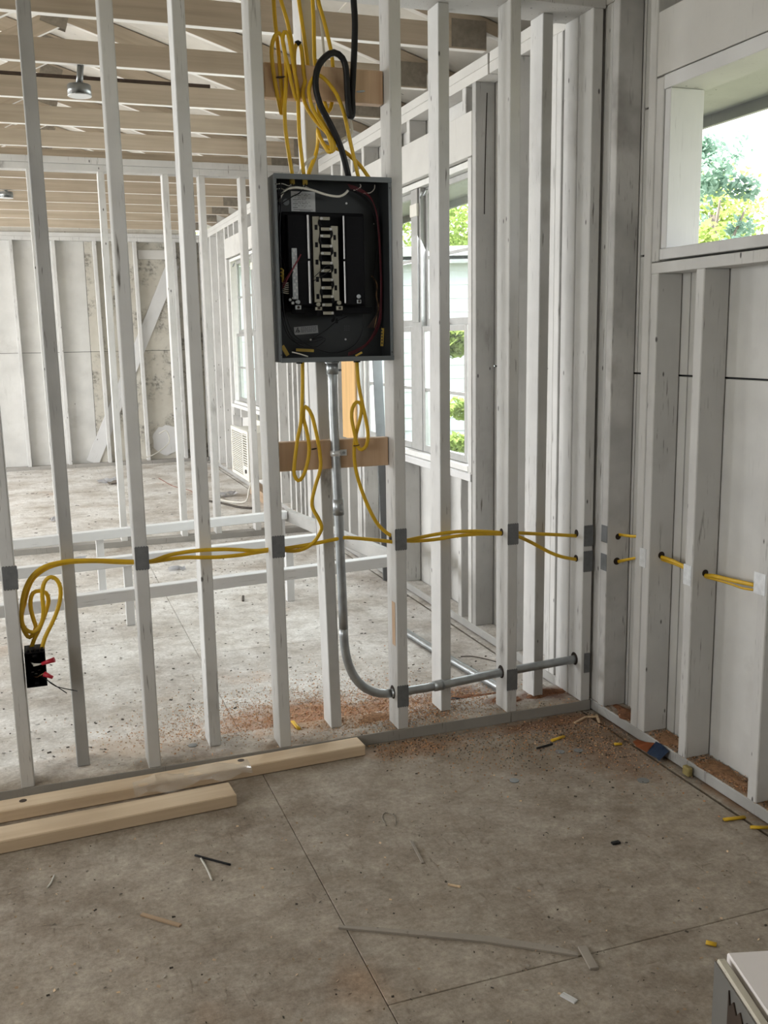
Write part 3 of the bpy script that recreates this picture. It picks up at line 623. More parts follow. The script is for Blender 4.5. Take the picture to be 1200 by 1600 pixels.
for j in range(9):
    z = 1.7865-.0058*j
    if j in (1, 3, 5, 7): q.append((-1.041, -1.041+.012+.004*rr.random(), .0800, .0804, z, z+.0014)); q += [(-1.026+.007*k, -1.026+.007*k+.002+.004*rr.random(), .0800, .0804, z+.001, z+.0024) for k in range(5) if rr.random() < .8]
    elif j == 8: q += [(-1.04, -.978, .0800, .0804, z, z+.0011), (-1.02, -.985, .0800, .0804, z-.0028, z-.0017)]
    else: q += [(-1.036+.011*k, -1.036+.011*k+.003+.006*rr.random(), .0800, .0804, z, z+.0009) for k in range(5)]
multi('label_print', q, M['ink'], bp, (-1.0, .08, 1.75))
q = [(-1.0275+.0065*k, -1.0275+.0065*k+.003+.0028*rr.random(), .0798, .0803, 1.3700+.0044*j+.0004*k*.9, 1.3700+.0044*j+.0015+.0004*k*.9) for k in range(8) for j in range(4)]
multi('sticker_print', q, M['ink'], bp, (-1.0, .08, 1.37))
tube('sticker_emblem', [(-1.0455, .0800, 1.3680), (-1.0405, .0800, 1.3785), (-1.0370, .0800, 1.3840), (-1.0365, .0800, 1.3770), (-1.0350, .0800, 1.3695), (-1.0430, .0800, 1.3735), (-1.0345, .0800, 1.3760), (-1.0320, .0800, 1.3705)], .0009, M['ink'], bp, seg=5, step=.002)
multi('stamped_print', [(-.886+.007*k, -.886+.007*k+.0045, .0800, .0806, 1.386-.0065*j, 1.3885-.0065*j) for k in range(3) for j in range(3)], M['ink'], bp, (-.88, .08, 1.37))
for x, z, r in ((-.8691, 1.7634, .0034), (-.9971, 1.3464, .0032), (-.8819, 1.3455, .0034), (-.7795, 1.7036, .0022)): cyl('mounting_screw', (x, .0812, z), (x, .0792, z), r, M['alu'], bp, 10, bev=.0005)
cyl('knockout_ring', (-1.062, .0812, 1.762), (-1.062, .0806, 1.762), .010, M['panel'], bp, 20)
setp(bp, None)
def wire(name, pts, r, mat, seg=6, lab=None):
    o = tube(name, pts, r, mat, bp, seg=seg, step=.008); return setp(o, lab)
wire('neutral_wire', [(-1.0976, .03, 1.7551), (-1.088, .03, 1.777), (-1.0702, .03, 1.7923), (-1.0428, .03, 1.7983), (-.9981, .03, 1.7937), (-.9682, .03, 1.7853), (-.938, .03, 1.7783), (-.9075, .03, 1.7764), (-.8893, .03, 1.7845), (-.8788, .03, 1.7952)], .0038, M['white_wire'], 8, 'thick white wire looped across the top')
wire('neutral_wire', [(-1.0175, .04, 1.8061), (-.9853, .04, 1.7932), (-.935, .04, 1.7785), (-.9044, .04, 1.777)], .0020, M['white_wire'])
R1 = [(-.8735, .03, 1.8024), (-.8434, .0357, 1.7961), (-.8105, .0414, 1.7822), (-.7905, .0471, 1.762), (-.7775, .0514, 1.7292), (-.7709, .0543, 1.686), (-.7660, .0571, 1.623), (-.7630, .06, 1.5593), (-.7625, .06, 1.5096), (-.7640, .06, 1.4547), (-.7690, .06, 1.4045), (-.7850, .0586, 1.3645), (-.8203, .0557, 1.3248), (-.8593, .0529, 1.3029), (-.8844, .05, 1.295)]
for j in range(3): wire('hot_wire', [(x-.0040*j*(1 if z > 1.35 else .2), y-.0045*j, z+.0042*j) for x, y, z in R1], .0012, M['red'])
for j in range(3): wire('hot_wire', [(-.8682+.004*j, .055, 1.8013), (-.8372+.005*j, .055, 1.788), (-.8063+.004*j, .056, 1.7626), (-.7858+.002*j, .058, 1.7294), (-.7735, .060, 1.691), (-.7680-.001*j, .064, 1.6425), (-.7660, .066, 1.56+.01*j)], .0018, M['black_wire'])
wire('hot_wire', [(-.7720, .06, 1.6915), (-.7740, .06, 1.6427), (-.7815, .06, 1.5837), (-.7903, .06, 1.5442), (-.783, .06, 1.5046), (-.7812, .06, 1.4548), (-.7848, .06, 1.4048)], .0018, M['black_wire'])
B3 = [(-1.0916, .02, 1.8145), (-1.0936, .0221, 1.7827), (-1.0933, .0242, 1.7369), (-1.0979, .0263, 1.6907), (-1.098, .0284, 1.6443), (-1.0983, .03, 1.5975), (-1.098, .03, 1.5504), (-1.0962, .03, 1.503), (-1.0944, .03, 1.4553), (-1.09, .03, 1.4072), (-1.0767, .0321, 1.3685), (-1.0561, .0363, 1.3463), (-1.0194, .0405, 1.3383), (-.9819, .0447, 1.3426), (-.9649, .0489, 1.3498), (-.9744, .0516, 1.3549), (-1.0, .0537, 1.3479), (-.9517, .0558, 1.3768), (-.9137, .0579, 1.4036), (-.882, .06, 1.4167)]
wire('hot_wire', B3, .0017, M['black_wire']); wire('hot_wire', [(x-.004, y+.012, z-.004) for x, y, z in B3[:13]], .0017, M['black_wire'])
wire('hot_wire', [(-1.0985, .02, 1.4787), (-1.0944, .024, 1.4263), (-1.0848, .028, 1.383), (-1.0668, .034, 1.3489), (-1.0348, .042, 1.3264), (-.9915, .05, 1.3181), (-.9385, .054, 1.3046), (-.8895, .058, 1.3111), (-.8515, .058, 1.3354), (-.8332, .054, 1.3752), (-.8281, .05, 1.4299)], .0017, M['black_wire'])
wire('hot_wire', [(-1.0842, .05, 1.4318), (-1.0668, .05, 1.3782), (-1.0422, .05, 1.3485), (-.9966, .05, 1.3231), (-.965, .05, 1.3374), (-.9568, .05, 1.3472), (-.9645, .05, 1.3532)], .0016, M['black_wire'])
for j in range(4): wire('hot_wire', [(-1.11, .035+.008*j, 1.805-.006*j), (-1.085, .03+.008*j, 1.808-.006*j), (-1.062, .035+.008*j, 1.803-.005*j), (-1.050, .04, 1.818)], .0015, M['black_wire'] if j % 2 else M['white_wire'])
for j, (x, w) in enumerate(((-1.0518, 0), (-1.0119, 0))): wire('hot_wire', [(x, .035, 1.812), (x-.006, .03, 1.797), (x-.025, .028, 1.784-.004*j), (x-.043+.0*j, .026, 1.772), (-1.098, .025, 1.745)], .0018, M['black_wire'])
wire('hot_wire', [(-1.099, .05, 1.595), (-1.088, .045, 1.590), (-1.083, .04, 1.56), (-1.086, .04, 1.53)], .0016, M['black_wire'])
wire('hot_wire', [(-.9985, .012, 1.535), (-.9790, .012, 1.552), (-.962, .012, 1.566), (-.9480, .012, 1.5685), (-.9455, .012, 1.558), (-.958, .012, 1.548), (-.980, .012, 1.535), (-1.003, .012, 1.522)], .0012, M['black_wire'])
for j in range(6): wire('ground_wire', [(-.8027+.003*j, .055, 1.5438-.004*j), (-.7921, .055+.002*j, 1.5389), (-.7843+.003*(j % 3), .055, 1.5142), (-.7807-.003*(j % 2), .055+.002*j, 1.4795), (-.7802+.003*(j % 3), .055, 1.4446), (-.7819-.002*j, .058, 1.4097), (-.7856-.006*j, .06, 1.3797)], .0011, M['bare'] if j == 1 else M['rust'])
wire('red_pigtail', [(-1.0977, .02, 1.501), (-1.0831, .015, 1.5283), (-1.0659, .01, 1.5587), (-1.0488, .005, 1.5867), (-1.0422, .0, 1.6005)], .0022, M['red'])
wire('red_pigtail', [(-1.0977, .024, 1.510), (-1.0831, .02, 1.535), (-1.0640, .015, 1.560), (-1.055, .012, 1.575)], .0018, M['red'])
for j in range(6): wire('neutral_wire', [(-1.0977, .032, 1.5212-.006*j), (-1.0836, .026, 1.5166-.006*j), (-1.0610, .018, 1.5215-.007*j)], .0015, M['white_wire'])
for j in range(3): wire('cable_end', [(-1.100, .03, 1.560-.010*j), (-1.0915, .028, 1.556-.011*j), (-1.0960, .03, 1.533-.006*j)], .0028, M['tag'])
for x0, x1, y, z0, z1, ang in ((-1.0955, -1.0835, .012, 1.300, 1.334, -30), (-1.0535, -.9958, .052, 1.3095, 1.3185, 4), (-.7725, -.7635, .055, 1.322, 1.379, 4), (-.872, -.848, .010, 1.2965, 1.3025, -25)):
    o = setp(box('wire_tag', x0, x1, y-.001, y+.001, z0, z1, M['tag'], bp, bev=.0004), None)
    o.matrix_basis = o.matrix_basis @ Matrix.Rotation(math.radians(ang), 4, 'Y'); WORLD[o.name] = o.matrix_basis.copy()
    cx, cz = (x0+x1)/2, (z0+z1)/2
    if z1-z0 > .04:
        for j in range(5): box('tag_print', cx-.002, cx+.002, y-.0016, y-.0011, z0+.007+.010*j, z0+.012+.010*j, M['ink'], o, bev=0)
wire('neutral_wire', [(-1.0785, .004, 1.310), (-1.0569, .002, 1.3047), (-1.0293, .0, 1.2955)], .0020, M['white_wire'])
for a in ([(-.833, .05, 1.8184), (-.8305, .05, 1.8113), (-.8385, .05, 1.8039), (-.8542, .05, 1.7987)], [(-.7848, .05, 1.8176), (-.7861, .05, 1.8056), (-.7995, .05, 1.7933), (-.8231, .05, 1.7911)]): wire('neutral_wire', a, .0016, M['white_wire'])
for x in (-1.0518, -1.0119): box('cable_clamp', x-.007, x+.007, .033, .047, 1.808, 1.8265, M['tag'], bp, bev=.002)
for x, r in ((-.880, .022), (-.833, .010), (-1.056, .010), (-1.012, .010)): cyl('cable_bushing', (x, .045, PZ1+.0005), (x, .045, PZ1+.006), r, M['plastic'], bp, 14)
for x in (-1.047, -.860): cyl('cable_bushing', (x, .035, PZ0-.001), (x, .035, PZ0-.006), .011, M['plastic'], bp, 14)

# ------------------------------------------------------------------ cables
CB = {'box_cable_a': [[-1.5799,0.045,0.6905],[-1.638,0.045,0.6979],[-1.6916,0.045,0.7048],[-1.7538,0.045,0.7096],[-1.7902,0.0446,0.7092],[-1.8395,0.0433,0.7005],[-1.8743,0.0419,0.678],[-1.8961,0.0406,0.6446],[-1.909,0.0392,0.6065],[-1.9151,0.0379,0.5587],[-1.9144,0.0365,0.5346],[-1.9058,0.0352,0.5163],[-1.8897,0.0338,0.5069],[-1.8753,0.0325,0.5127],[-1.8597,0.0312,0.5356],[-1.8533,0.0296,0.5687],[-1.8529,0.0269,0.6182],[-1.8481,0.0242,0.6475],[-1.8389,0.0215,0.6646],[-1.8246,0.02,0.6721],[-1.8087,0.02,0.662],[-1.8007,0.02,0.6359],[-1.8044,0.02,0.6001],[-1.8187,0.02,0.5595],[-1.8386,0.02,0.5205],[-1.8553,0.02,0.489],[-1.8691,0.02,0.4472]],
  'box_cable_b': [[-1.5796,0.05,0.6864],[-1.6379,0.05,0.6929],[-1.6934,0.05,0.701],[-1.7539,0.05,0.7047],[-1.785,0.0504,0.7036],[-1.8309,0.0517,0.6939],[-1.8724,0.0531,0.6665],[-1.893,0.0544,0.6293],[-1.905,0.0542,0.5895],[-1.9142,0.0529,0.5615],[-1.9153,0.0515,0.5246],[-1.9072,0.0502,0.4984],[-1.8983,0.0488,0.4878],[-1.8867,0.0475,0.4987],[-1.8781,0.0462,0.5178],[-1.882,0.045,0.5383],[-1.8877,0.045,0.5724],[-1.8867,0.045,0.6026],[-1.8782,0.045,0.623],[-1.861,0.0456,0.6273],[-1.8418,0.0469,0.6187],[-1.8366,0.0483,0.5964],[-1.8427,0.0496,0.5721],[-1.8569,0.05,0.5361],[-1.8732,0.05,0.5013],[-1.8864,0.05,0.4781],[-1.9,0.05,0.442]],
  'run_ab_1': [[-1.5323,0.045,0.6871],[-1.4763,0.045,0.7011],[-1.4027,0.045,0.7076],[-1.32,0.045,0.7056],[-1.2649,0.045,0.6995],[-1.208,0.045,0.6913],[-1.1562,0.045,0.6919]],
  'run_ab_2': [[-1.5319,0.05,0.684],[-1.4423,0.05,0.6889],[-1.3674,0.05,0.683],[-1.3203,0.05,0.68],[-1.2504,0.05,0.6806],[-1.2072,0.05,0.684],[-1.1552,0.05,0.6866]],
  'panel_left_1': [[-1.1168,0.035,0.6925],[-1.0248,0.035,0.6991],[-0.9439,0.035,0.708],[-0.9112,0.035,0.7106],[-0.8345,0.035,0.6987],[-0.779,0.035,0.6886],[-0.7386,0.035,0.6808]],
  'panel_left_2': [[-1.1159,0.04,0.6851],[-1.083,0.0374,0.6807],[-1.0518,0.0348,0.6857],[-1.02,0.0322,0.7045],[-0.9985,0.0298,0.7347],[-0.9929,0.0285,0.7554],[-1.0032,0.0272,0.7825],[-1.0206,0.0259,0.8153],[-1.0231,0.0254,0.8414],[-1.0109,0.0267,0.8868],[-0.9932,0.028,0.9368],[-0.9906,0.0293,0.9775],[-0.9981,0.03,1.0389],[-1.0137,0.03,1.1103],[-1.0285,0.03,1.1359],[-1.0388,0.03,1.1373],[-1.0421,0.0293,1.1065],[-1.0316,0.028,1.0559],[-1.0272,0.0267,1.0062],[-1.0352,0.0254,0.9601],[-1.0514,0.0241,0.9205],[-1.0667,0.0228,0.9094],[-1.0789,0.0215,0.9276],[-1.0781,0.0202,0.9632],[-1.0646,0.0222,1.0429],[-1.052,0.0248,1.0922],[-1.043,0.0274,1.1913],[-1.0393,0.03,1.2858]],
  'panel_right': [[-0.8618,0.03,1.2817],[-0.8581,0.03,1.2103],[-0.8466,0.03,1.144],[-0.8339,0.03,1.0822],[-0.8304,0.0267,1.0412],[-0.8376,0.0233,1.0088],[-0.8553,0.02,0.9967],[-0.8674,0.0217,1.0075],[-0.8767,0.0233,1.0488],[-0.8847,0.025,1.1001],[-0.8802,0.0267,1.1313],[-0.8653,0.0283,1.1489],[-0.8511,0.03,1.1391],[-0.8517,0.03,1.1085],[-0.8634,0.03,1.0671],[-0.8752,0.03,1.0225],[-0.876,0.0317,0.9604],[-0.8639,0.0333,0.897],[-0.8376,0.035,0.8214],[-0.8045,0.0383,0.7546],[-0.7738,0.0417,0.7193],[-0.7414,0.045,0.6965]],
  'run_cd_1': [[-0.6938,0.045,0.6816],[-0.6385,0.045,0.6879],[-0.5757,0.045,0.6936],[-0.5144,0.045,0.6952],[-0.4501,0.045,0.6921],[-0.3848,0.045,0.6845],[-0.3335,0.045,0.6758]],
  'run_cd_2': [[-0.692,0.05,0.6783],[-0.6367,0.05,0.6742],[-0.5737,0.05,0.6748],[-0.5123,0.05,0.6796],[-0.4309,0.05,0.6795],[-0.3309,0.05,0.6712]],
  'run_de_1': [[-0.289,0.045,0.6732],[-0.2166,0.045,0.6638],[-0.1354,0.045,0.6538],[-0.0632,0.045,0.6441],[-0.011,0.045,0.6374]],
  'run_de_2': [[-0.289,0.045,0.663],[-0.2414,0.045,0.6407],[-0.1983,0.045,0.6164],[-0.1522,0.045,0.5904],[-0.1057,0.045,0.571],[-0.0484,0.045,0.5564],[-0.0037,0.045,0.55]],
  'wall_w1_1': [[0.045,-0.0648,0.6589],[0.045,-0.1121,0.6655],[0.045,-0.1583,0.6707],[0.045,-0.2108,0.674]],
  'wall_w1_2': [[0.045,-0.0412,0.552],[0.045,-0.089,0.5691],[0.045,-0.1621,0.5936],[0.045,-0.2142,0.6089]],
  'wall_w2_1': [[0.045,-0.2786,0.6309],[0.045,-0.3244,0.6339],[0.045,-0.3859,0.6342],[0.045,-0.4489,0.629]],
  'wall_w2_2': [[0.05,-0.2716,0.6269],[0.05,-0.3283,0.6236],[0.05,-0.3863,0.6233],[0.05,-0.4426,0.621]],
  'wall_w3_1': [[0.045,-0.5375,0.6222],[0.045,-0.5913,0.6304],[0.045,-0.6774,0.6365],[0.045,-0.7667,0.6442]],
  'wall_w3_2': [[0.05,-0.5313,0.6163],[0.05,-0.5856,0.6188],[0.05,-0.6581,0.6219],[0.05,-0.7138,0.6217],[0.05,-0.7671,0.6288]],
  'top_1': [[-1.0887,0.05,2.4035],[-1.0876,0.05,2.325],[-1.0856,0.05,2.2703],[-1.0826,0.05,2.2337],[-1.0785,0.05,2.1877],[-1.0753,0.05,2.1258],[-1.0723,0.0518,2.0638],[-1.0695,0.0555,2.0206],[-1.0723,0.0591,2.0148],[-1.0773,0.0545,2.0199],[-1.0875,0.0473,2.0681],[-1.0975,0.04,2.1219],[-1.1025,0.0364,2.1732],[-1.0987,0.0327,2.2063],[-1.0858,0.0305,2.2287],[-1.0721,0.0323,2.2236],[-1.0636,0.0341,2.1847],[-1.06,0.0359,2.139],[-1.0631,0.0377,2.0769],[-1.0676,0.0395,2.03],[-1.0666,0.0427,1.9675],[-1.0578,0.0464,1.8983],[-1.0476,0.05,1.8348]],
  'top_2': [[-1.0839,0.04,2.4008],[-1.0683,0.04,2.3237],[-1.0548,0.04,2.2792],[-1.043,0.04,2.2279],[-1.0363,0.0433,2.1798],[-1.0335,0.0467,2.1372],[-1.0244,0.05,2.0947],[-1.0231,0.0433,2.0618],[-1.0321,0.0367,2.051],[-1.0444,0.03,2.0826],[-1.0544,0.0283,2.1314],[-1.0645,0.0267,2.1735],[-1.0709,0.025,2.2125],[-1.0637,0.0267,2.2334],[-1.0535,0.0283,2.227],[-1.0453,0.03,2.185],[-1.0349,0.0333,2.1152],[-1.0272,0.0367,2.0632],[-1.0255,0.04,2.0167],[-1.0239,0.0433,1.9538],[-1.0181,0.0467,1.8904],[-1.0113,0.05,1.8345]],
  'top_3': [[-1.0175,0.05,2.4105],[-1.0107,0.0532,2.3328],[-1.003,0.0565,2.279],[-0.9952,0.0597,2.2277],[-0.9897,0.06,2.1813],[-0.9876,0.06,2.1373],[-0.9945,0.06,2.1053],[-1.0085,0.0574,2.099],[-1.0219,0.0542,2.1179],[-1.0307,0.051,2.1572],[-1.0279,0.05,2.1977],[-1.0178,0.05,2.2134],[-1.009,0.05,2.1991],[-1.0052,0.05,2.1588],[-1.0022,0.05,2.1213],[-0.9999,0.05,2.1057],[-1.0078,0.0468,2.0824],[-1.0092,0.0403,2.0588],[-0.9999,0.0339,2.0264],[-0.9763,0.0287,1.9917],[-0.9484,0.0255,1.9638],[-0.9324,0.0223,1.9415],[-0.9281,0.021,1.919],[-0.931,0.0242,1.9065],[-0.9389,0.0274,1.9051],[-0.9477,0.0319,1.92],[-0.9617,0.0416,1.9501],[-0.9652,0.0513,1.9742],[-0.9634,0.0597,1.9307],[-0.9732,0.0565,1.894],[-0.9892,0.0532,1.8603],[-0.9986,0.05,1.8366]],
  'top_4': [[-0.964,0.07,2.4222],[-0.9637,0.07,2.3421],[-0.9621,0.07,2.28],[-0.9626,0.07,2.2173],[-0.962,0.07,2.1668],[-0.9554,0.07,2.1292],[-0.9455,0.066,2.0875],[-0.9354,0.062,2.0488],[-0.9246,0.062,2.0275],[-0.912,0.066,2.0574],[-0.9045,0.07,2.107],[-0.9068,0.072,2.184],[-0.9161,0.074,2.2377],[-0.9316,0.075,2.2996],[-0.9449,0.075,2.3453],[-0.9522,0.075,2.425]],
  'top_5': [[-0.9569,0.06,2.0567],[-0.9605,0.0505,2.0225],[-0.9434,0.0411,1.9798],[-0.9242,0.0316,1.9468],[-0.9201,0.0274,1.9204],[-0.9275,0.0242,1.905],[-0.9325,0.0211,1.9252],[-0.9455,0.0179,1.9593],[-0.9682,0.0147,1.9893],[-0.9905,0.0116,2.0254],[-0.9998,0.0108,2.0655],[-0.9933,0.0124,2.0943],[-0.9733,0.0139,2.1173],[-0.9503,0.0166,2.1107],[-0.9252,0.0213,2.0882],[-0.9035,0.0261,2.0589],[-0.8854,0.0311,2.0163],[-0.8705,0.0374,1.9602],[-0.8555,0.0437,1.9033],[-0.8375,0.05,1.8358]],
  'top_6': [[-0.9613,0.06,1.9632],[-0.9515,0.0657,1.942],[-0.9333,0.0686,1.9271],[-0.9101,0.0629,1.9239],[-0.8753,0.06,1.9118],[-0.854,0.06,1.8963],[-0.829,0.06,1.8758],[-0.7968,0.06,1.8354]],
  'black_cable': [[-0.8473,0.03,2.4207],[-0.8481,0.03,2.3404],[-0.8457,0.03,2.2784],[-0.8496,0.03,2.1997],[-0.8556,0.03,2.1201],[-0.8596,0.03,2.0688],[-0.8594,0.0265,2.036],[-0.8633,0.0226,2.0126],[-0.8696,0.02,2.0085],[-0.8744,0.02,2.0274],[-0.8777,0.02,2.0846],[-0.8811,0.017,2.1406],[-0.8925,0.013,2.1702],[-0.9193,0.0096,2.183],[-0.9479,0.0076,2.1679],[-0.9698,0.0057,2.141],[-0.9792,0.0063,2.1063],[-0.9774,0.0083,2.0694],[-0.964,0.0109,2.0299],[-0.9391,0.0187,1.9917],[-0.9133,0.0265,1.9496],[-0.8941,0.0343,1.9099],[-0.8802,0.0422,1.8693],[-0.8688,0.05,1.8347]],
  'white_cable': [[-0.9508,0.08,2.4268],[-0.9481,0.08,2.3434],[-0.9361,0.08,2.2756],[-0.9301,0.0794,2.2064],[-0.9245,0.0775,2.1522],[-0.9097,0.0756,2.1304],[-0.8958,0.075,2.1264],[-0.8839,0.075,2.103],[-0.8689,0.075,2.0554],[-0.8543,0.0731,2.0135],[-0.8484,0.0713,1.984],[-0.8551,0.0688,1.9635],[-0.88,0.065,1.9518],[-0.9106,0.0612,1.9219],[-0.9621,0.0575,1.8995],[-0.9991,0.0537,1.8778],[-1.0312,0.05,1.8354]]}
def nm(name, pts, label, r=(.0062, .0034), mat='yellow', cat='cable', group=None, flat=(0, 1, 0)):
    o = tube(name, pts, r[0], M[mat], None, ry=r[1], flat=flat); return setp(o, label, cat, group)
def tie(o, p, r=.011, mat='plastic'):
    """cable tie round a bundle, a part of its cable"""
    pts = [(p[0]+r*math.cos(a), p[1]+.008*math.sin(a), p[2]+.0015*math.cos(a)) for a in [2*math.pi*k/12 for k in range(13)]]
    tube('cable_tie', pts, .0016, M[mat], o, seg=5, smooth=False)
c1 = nm('electric_cable', CB['box_cable_a'][::-1]+CB['run_ab_1']+CB['panel_left_1']+CB['run_cd_1']+CB['run_de_1']+CB['wall_w1_1']+CB['wall_w2_1']+CB['wall_w3_1'],
        'yellow cable running through bored studs from the black box to the right wall')
c2 = nm('electric_cable', CB['panel_left_2'][::-1]+CB['run_ab_2'][::-1]+CB['box_cable_b'], 'yellow cable from the underside of the panel, left loop, to the black box')
c3 = nm('electric_cable', CB['panel_right']+CB['run_cd_2']+CB['run_de_2']+CB['wall_w1_2']+CB['wall_w2_2']+CB['wall_w3_2'], 'yellow cable from the underside of the panel, right loop, to the right wall')
tie(c2, (-1.010, .03, 1.006), .0075, 'rust'); tie(c3, (-.872, .022, 1.011), .009, 'rust')
for k, lab in (('top_1', 'leftmost yellow cable entering the panel top with a tall loop'), ('top_2', 'second yellow cable from the left above the panel, doubled loop'), ('top_3', 'yellow cable with a narrow high loop and a dark tape tip above the panel'),
               ('top_4', 'yellow cable hanging in one long loop behind the black cable'), ('top_5', 'yellow cable arching in front of the black cable into the panel top'), ('top_6', 'short yellow cable slanting into the right of the panel top')):
    o = nm('electric_cable', CB[k], lab)
    if k == 'top_1': tie(o, (-1.078, .035, 2.110), .013, 'rust')
    if k == 'top_4': tie(o, (-.918, .06, 2.085), .016, 'rust')
    if k == 'top_3':
        i = 11; p = CB[k][i]; tube('tape_wrap', [CB[k][i-1][:1]+CB[k][i-1][1:] if False else [p[0]-.006, p[1], p[2]-.004], p, [p[0]+.006, p[1], p[2]-.004]], .0076, M['black'], o, ry=.005, seg=8)
o = nm('service_cable', CB['black_cable'], 'thick black service cable looped down into the panel top', (.0100, .0100), 'black')
tie(o, (-.838, .012, 2.080), .0125, 'galv')
nm('electric_cable', CB['white_cable'], 'thin white cable wandering behind the yellow loops above the panel', (.0042, .0028), 'white_wire')

# ------------------------------------------------------------------ conduits
RC = .0150
cn = empty('conduit', (-.6, .045, .155), 'galvanised steel conduit dropping from the panel and bending right through the studs', 'conduit')
down = [(-.9385, .045, 1.272), (-.9385, .045, 1.1264), (-.9343, .045, .9623), (-.93, .045, .795), (-.9278, .045, .6674), (-.9250, .045, .538), (-.9225, .045, .402)]
tube('pipe', down, RC, M['galv'], cn, seg=14, step=.05)
tube('elbow', [(-.9225, .045, .4015), (-.9215, .045, .355), (-.9120, .045, .290), (-.8880, .045, .228), (-.8480, .045, .182), (-.8000, .045, .159), (-.7600, .045, .1535)], RC, M['galv'], cn, seg=14, step=.02)
tube('pipe', [(-.7595, .045, .1535), (-.660, .045, .1545), (-.5480, .045, .159), (-.348, .045, .172), (-.19, .045, .1785), (-.006, .045, .185)], RC, M['galv'], cn, seg=14, step=.05)
def coll(a, b, r, mat='galv', nm_='coupling'): return cyl(nm_, a, b, r, M[mat], cn, 16, bev=.001)
coll((-.9385, .045, 1.2375), (-.9385, .045, 1.276), .0195); coll((-.9385, .045, 1.2725), (-.9385, .045, 1.278), .024, nm_='lock_nut')
cyl('set_screw', (-.918, .041, 1.250), (-.911, .041, 1.250), .004, M['galv'], cn, 8)
coll((-.9300, .045, .785), (-.9308, .045, .838), .0180); cyl('set_screw', (-.926, .0268, .800), (-.926, .022, .800), .004, M['alu'], cn, 8); cyl('set_screw', (-.926, .0268, .825), (-.926, .022, .825), .004, M['alu'], cn, 8)
coll((-.603, .045, .1565), (-.566, .045, .1580), .0182); coll((-.5925, .045, .1570), (-.5895, .045, .1571), .0192, nm_='coupling_ring'); coll((-.5705, .045, .1580), (-.5685, .045, .1581), .0190, nm_='coupling_ring')
st = coll((-.9360, .045, .9780), (-.9365, .045, .9960), .0170, 'galv_bright', 'strap'); box('strap_ear', -.9200, -.8965, .047, .0497, .977, .997, M['galv_bright'], st); cyl('strap_screw', (-.9070, .0468, .987), (-.9070, .0430, .987), .0045, M['galv'], st, 8)
setp(tube('conduit', [(-.301, 1.12, .0165), (-.300, 1.06, .0165), (-.272, .69, .0165), (-.230, .305, .0165), (-.222, .21, .0165)], .0160, M['galv'], None, seg=14, step=.08), 'loose galvanised conduit lying on the floor behind the studs', 'conduit')
fc = [o for o in C.objects if o.name.startswith('conduit') and o.type == 'MESH'][-1]
cyl('coupling', (-.2805, .80, .0175), (-.2765, .75, .0175), .0178, M['galv'], fc, 14, bev=.001)

# ------------------------------------------------------------------ junction box on the leftmost stud
jb = empty('junction_box', (-1.887, -.01, .350), 'black plastic switch box with loose wires on the leftmost stud', 'electrical box')
x0, x1, z0, z1 = -1.9155, -1.8580, .352, .458
multi('box_shell', [(x0, x0+.003, -.012, .07, z0, z1), (x1-.003, x1, -.012, .07, z0, z1), (x0+.003, x1-.003, -.012, .07, z0, z0+.003), (x0+.003, x1-.003, -.012, .07, z1-.003, z1), (x0+.003, x1-.003, .067, .07, z0+.003, z1-.003)], M['plastic'], jb, (x0, -.012, z0), .0006)
for x in (-1.905, -1.892, -1.878, -1.866): box('cable_tab', x-.004, x+.004, -.004, .030, z1, z1+.006, M['plastic'], jb, bev=.001)
for z in (.362, .447): box('screw_boss', -1.893, -1.880, -.010, .04, z-.004, z+.004, M['plastic'], jb, bev=.001)
n1 = cyl('wire_nut', (-1.8690, -.026, .4255), (-1.8330, -.034, .4365), .0050, M['nut'], jb, 10, r2=.0080); cyl('wire_nut', (-1.8650, -.026, .3945), (-1.8420, -.036, .3830), .0080, M['nut'], jb, 10, r2=.0050)
for j in range(3): tube('white_lead', [(-1.901+.004*j, .02, .420-.006*j), (-1.890, -.012, .4235-.003*j), (-1.869, -.026, .4255)], .0016, M['white_wire'], jb, seg=6)
for j in range(2): tube('bare_lead', [(-1.895+.006*j, .03, .372), (-1.885, -.005, .380), (-1.866, -.022, .395)], .0012, M['bare'], jb, seg=6)
tube('black_lead', [(-1.880, .03, .375), (-1.862, -.012, .373), (-1.842, -.03, .361), (-1.806, -.034, .329)], .0016, M['black_wire'], jb, seg=6)
tube('black_lead', [(-1.880, .03, .380), (-1.858, -.014, .371), (-1.835, -.03, .353), (-1.776, -.030, .3300)], .0016, M['black_wire'], jb, seg=6)
for x, z in ((-1.897, .374), (-1.888, .368), (-1.879, .378)): box('moulded_mark', x-.004, x+.004, .0650, .0668, z-.001, z+.001, M['label'], jb, bev=0)

# ------------------------------------------------------------------ raised timber frame behind the partition
tf = empty('timber_frame', (-1.2, 1.8, 0), 'low rectangular white timber frame standing on short legs behind the partition', 'frame')
RH, RT = .036, .345
def railz(name, a, b, w=.05, h=.050, z=RT, mat='frame_white'):
    return beam(name, (a[0], a[1], z-h/2), (b[0], b[1], z-h/2), w, h, (0, 0, 1), M[mat], tf, bev=.003)
railz('long_rail', (-2.55, .985), (-.300, 1.268)); railz('long_rail', (-2.55, 1.635), (-.405, 1.905)); railz('long_rail', (-2.55, 2.315), (-.470, 2.655)); 
railz('end_rail', (-.262, 1.235), (-.452, 2.695), w=.038, h=.07, mat='stud_grey')
railz('end_rail', (-2.57, .95), (-2.57, 2.34), w=.038, h=.07, mat='stud_grey')
for x, y in ((-1.47, 1.775), (-.645, 1.905), (-1.552, 2.50), (-2.52, 1.66), (-2.52, 2.34), (-.50, 2.665), (-2.52, 1.01), (-.300, 1.275)):
    beam('leg', (x, y, 0), (x, y, RT-.0505), .040, .038, (0, 1, 0), M['frame_white'], tf)

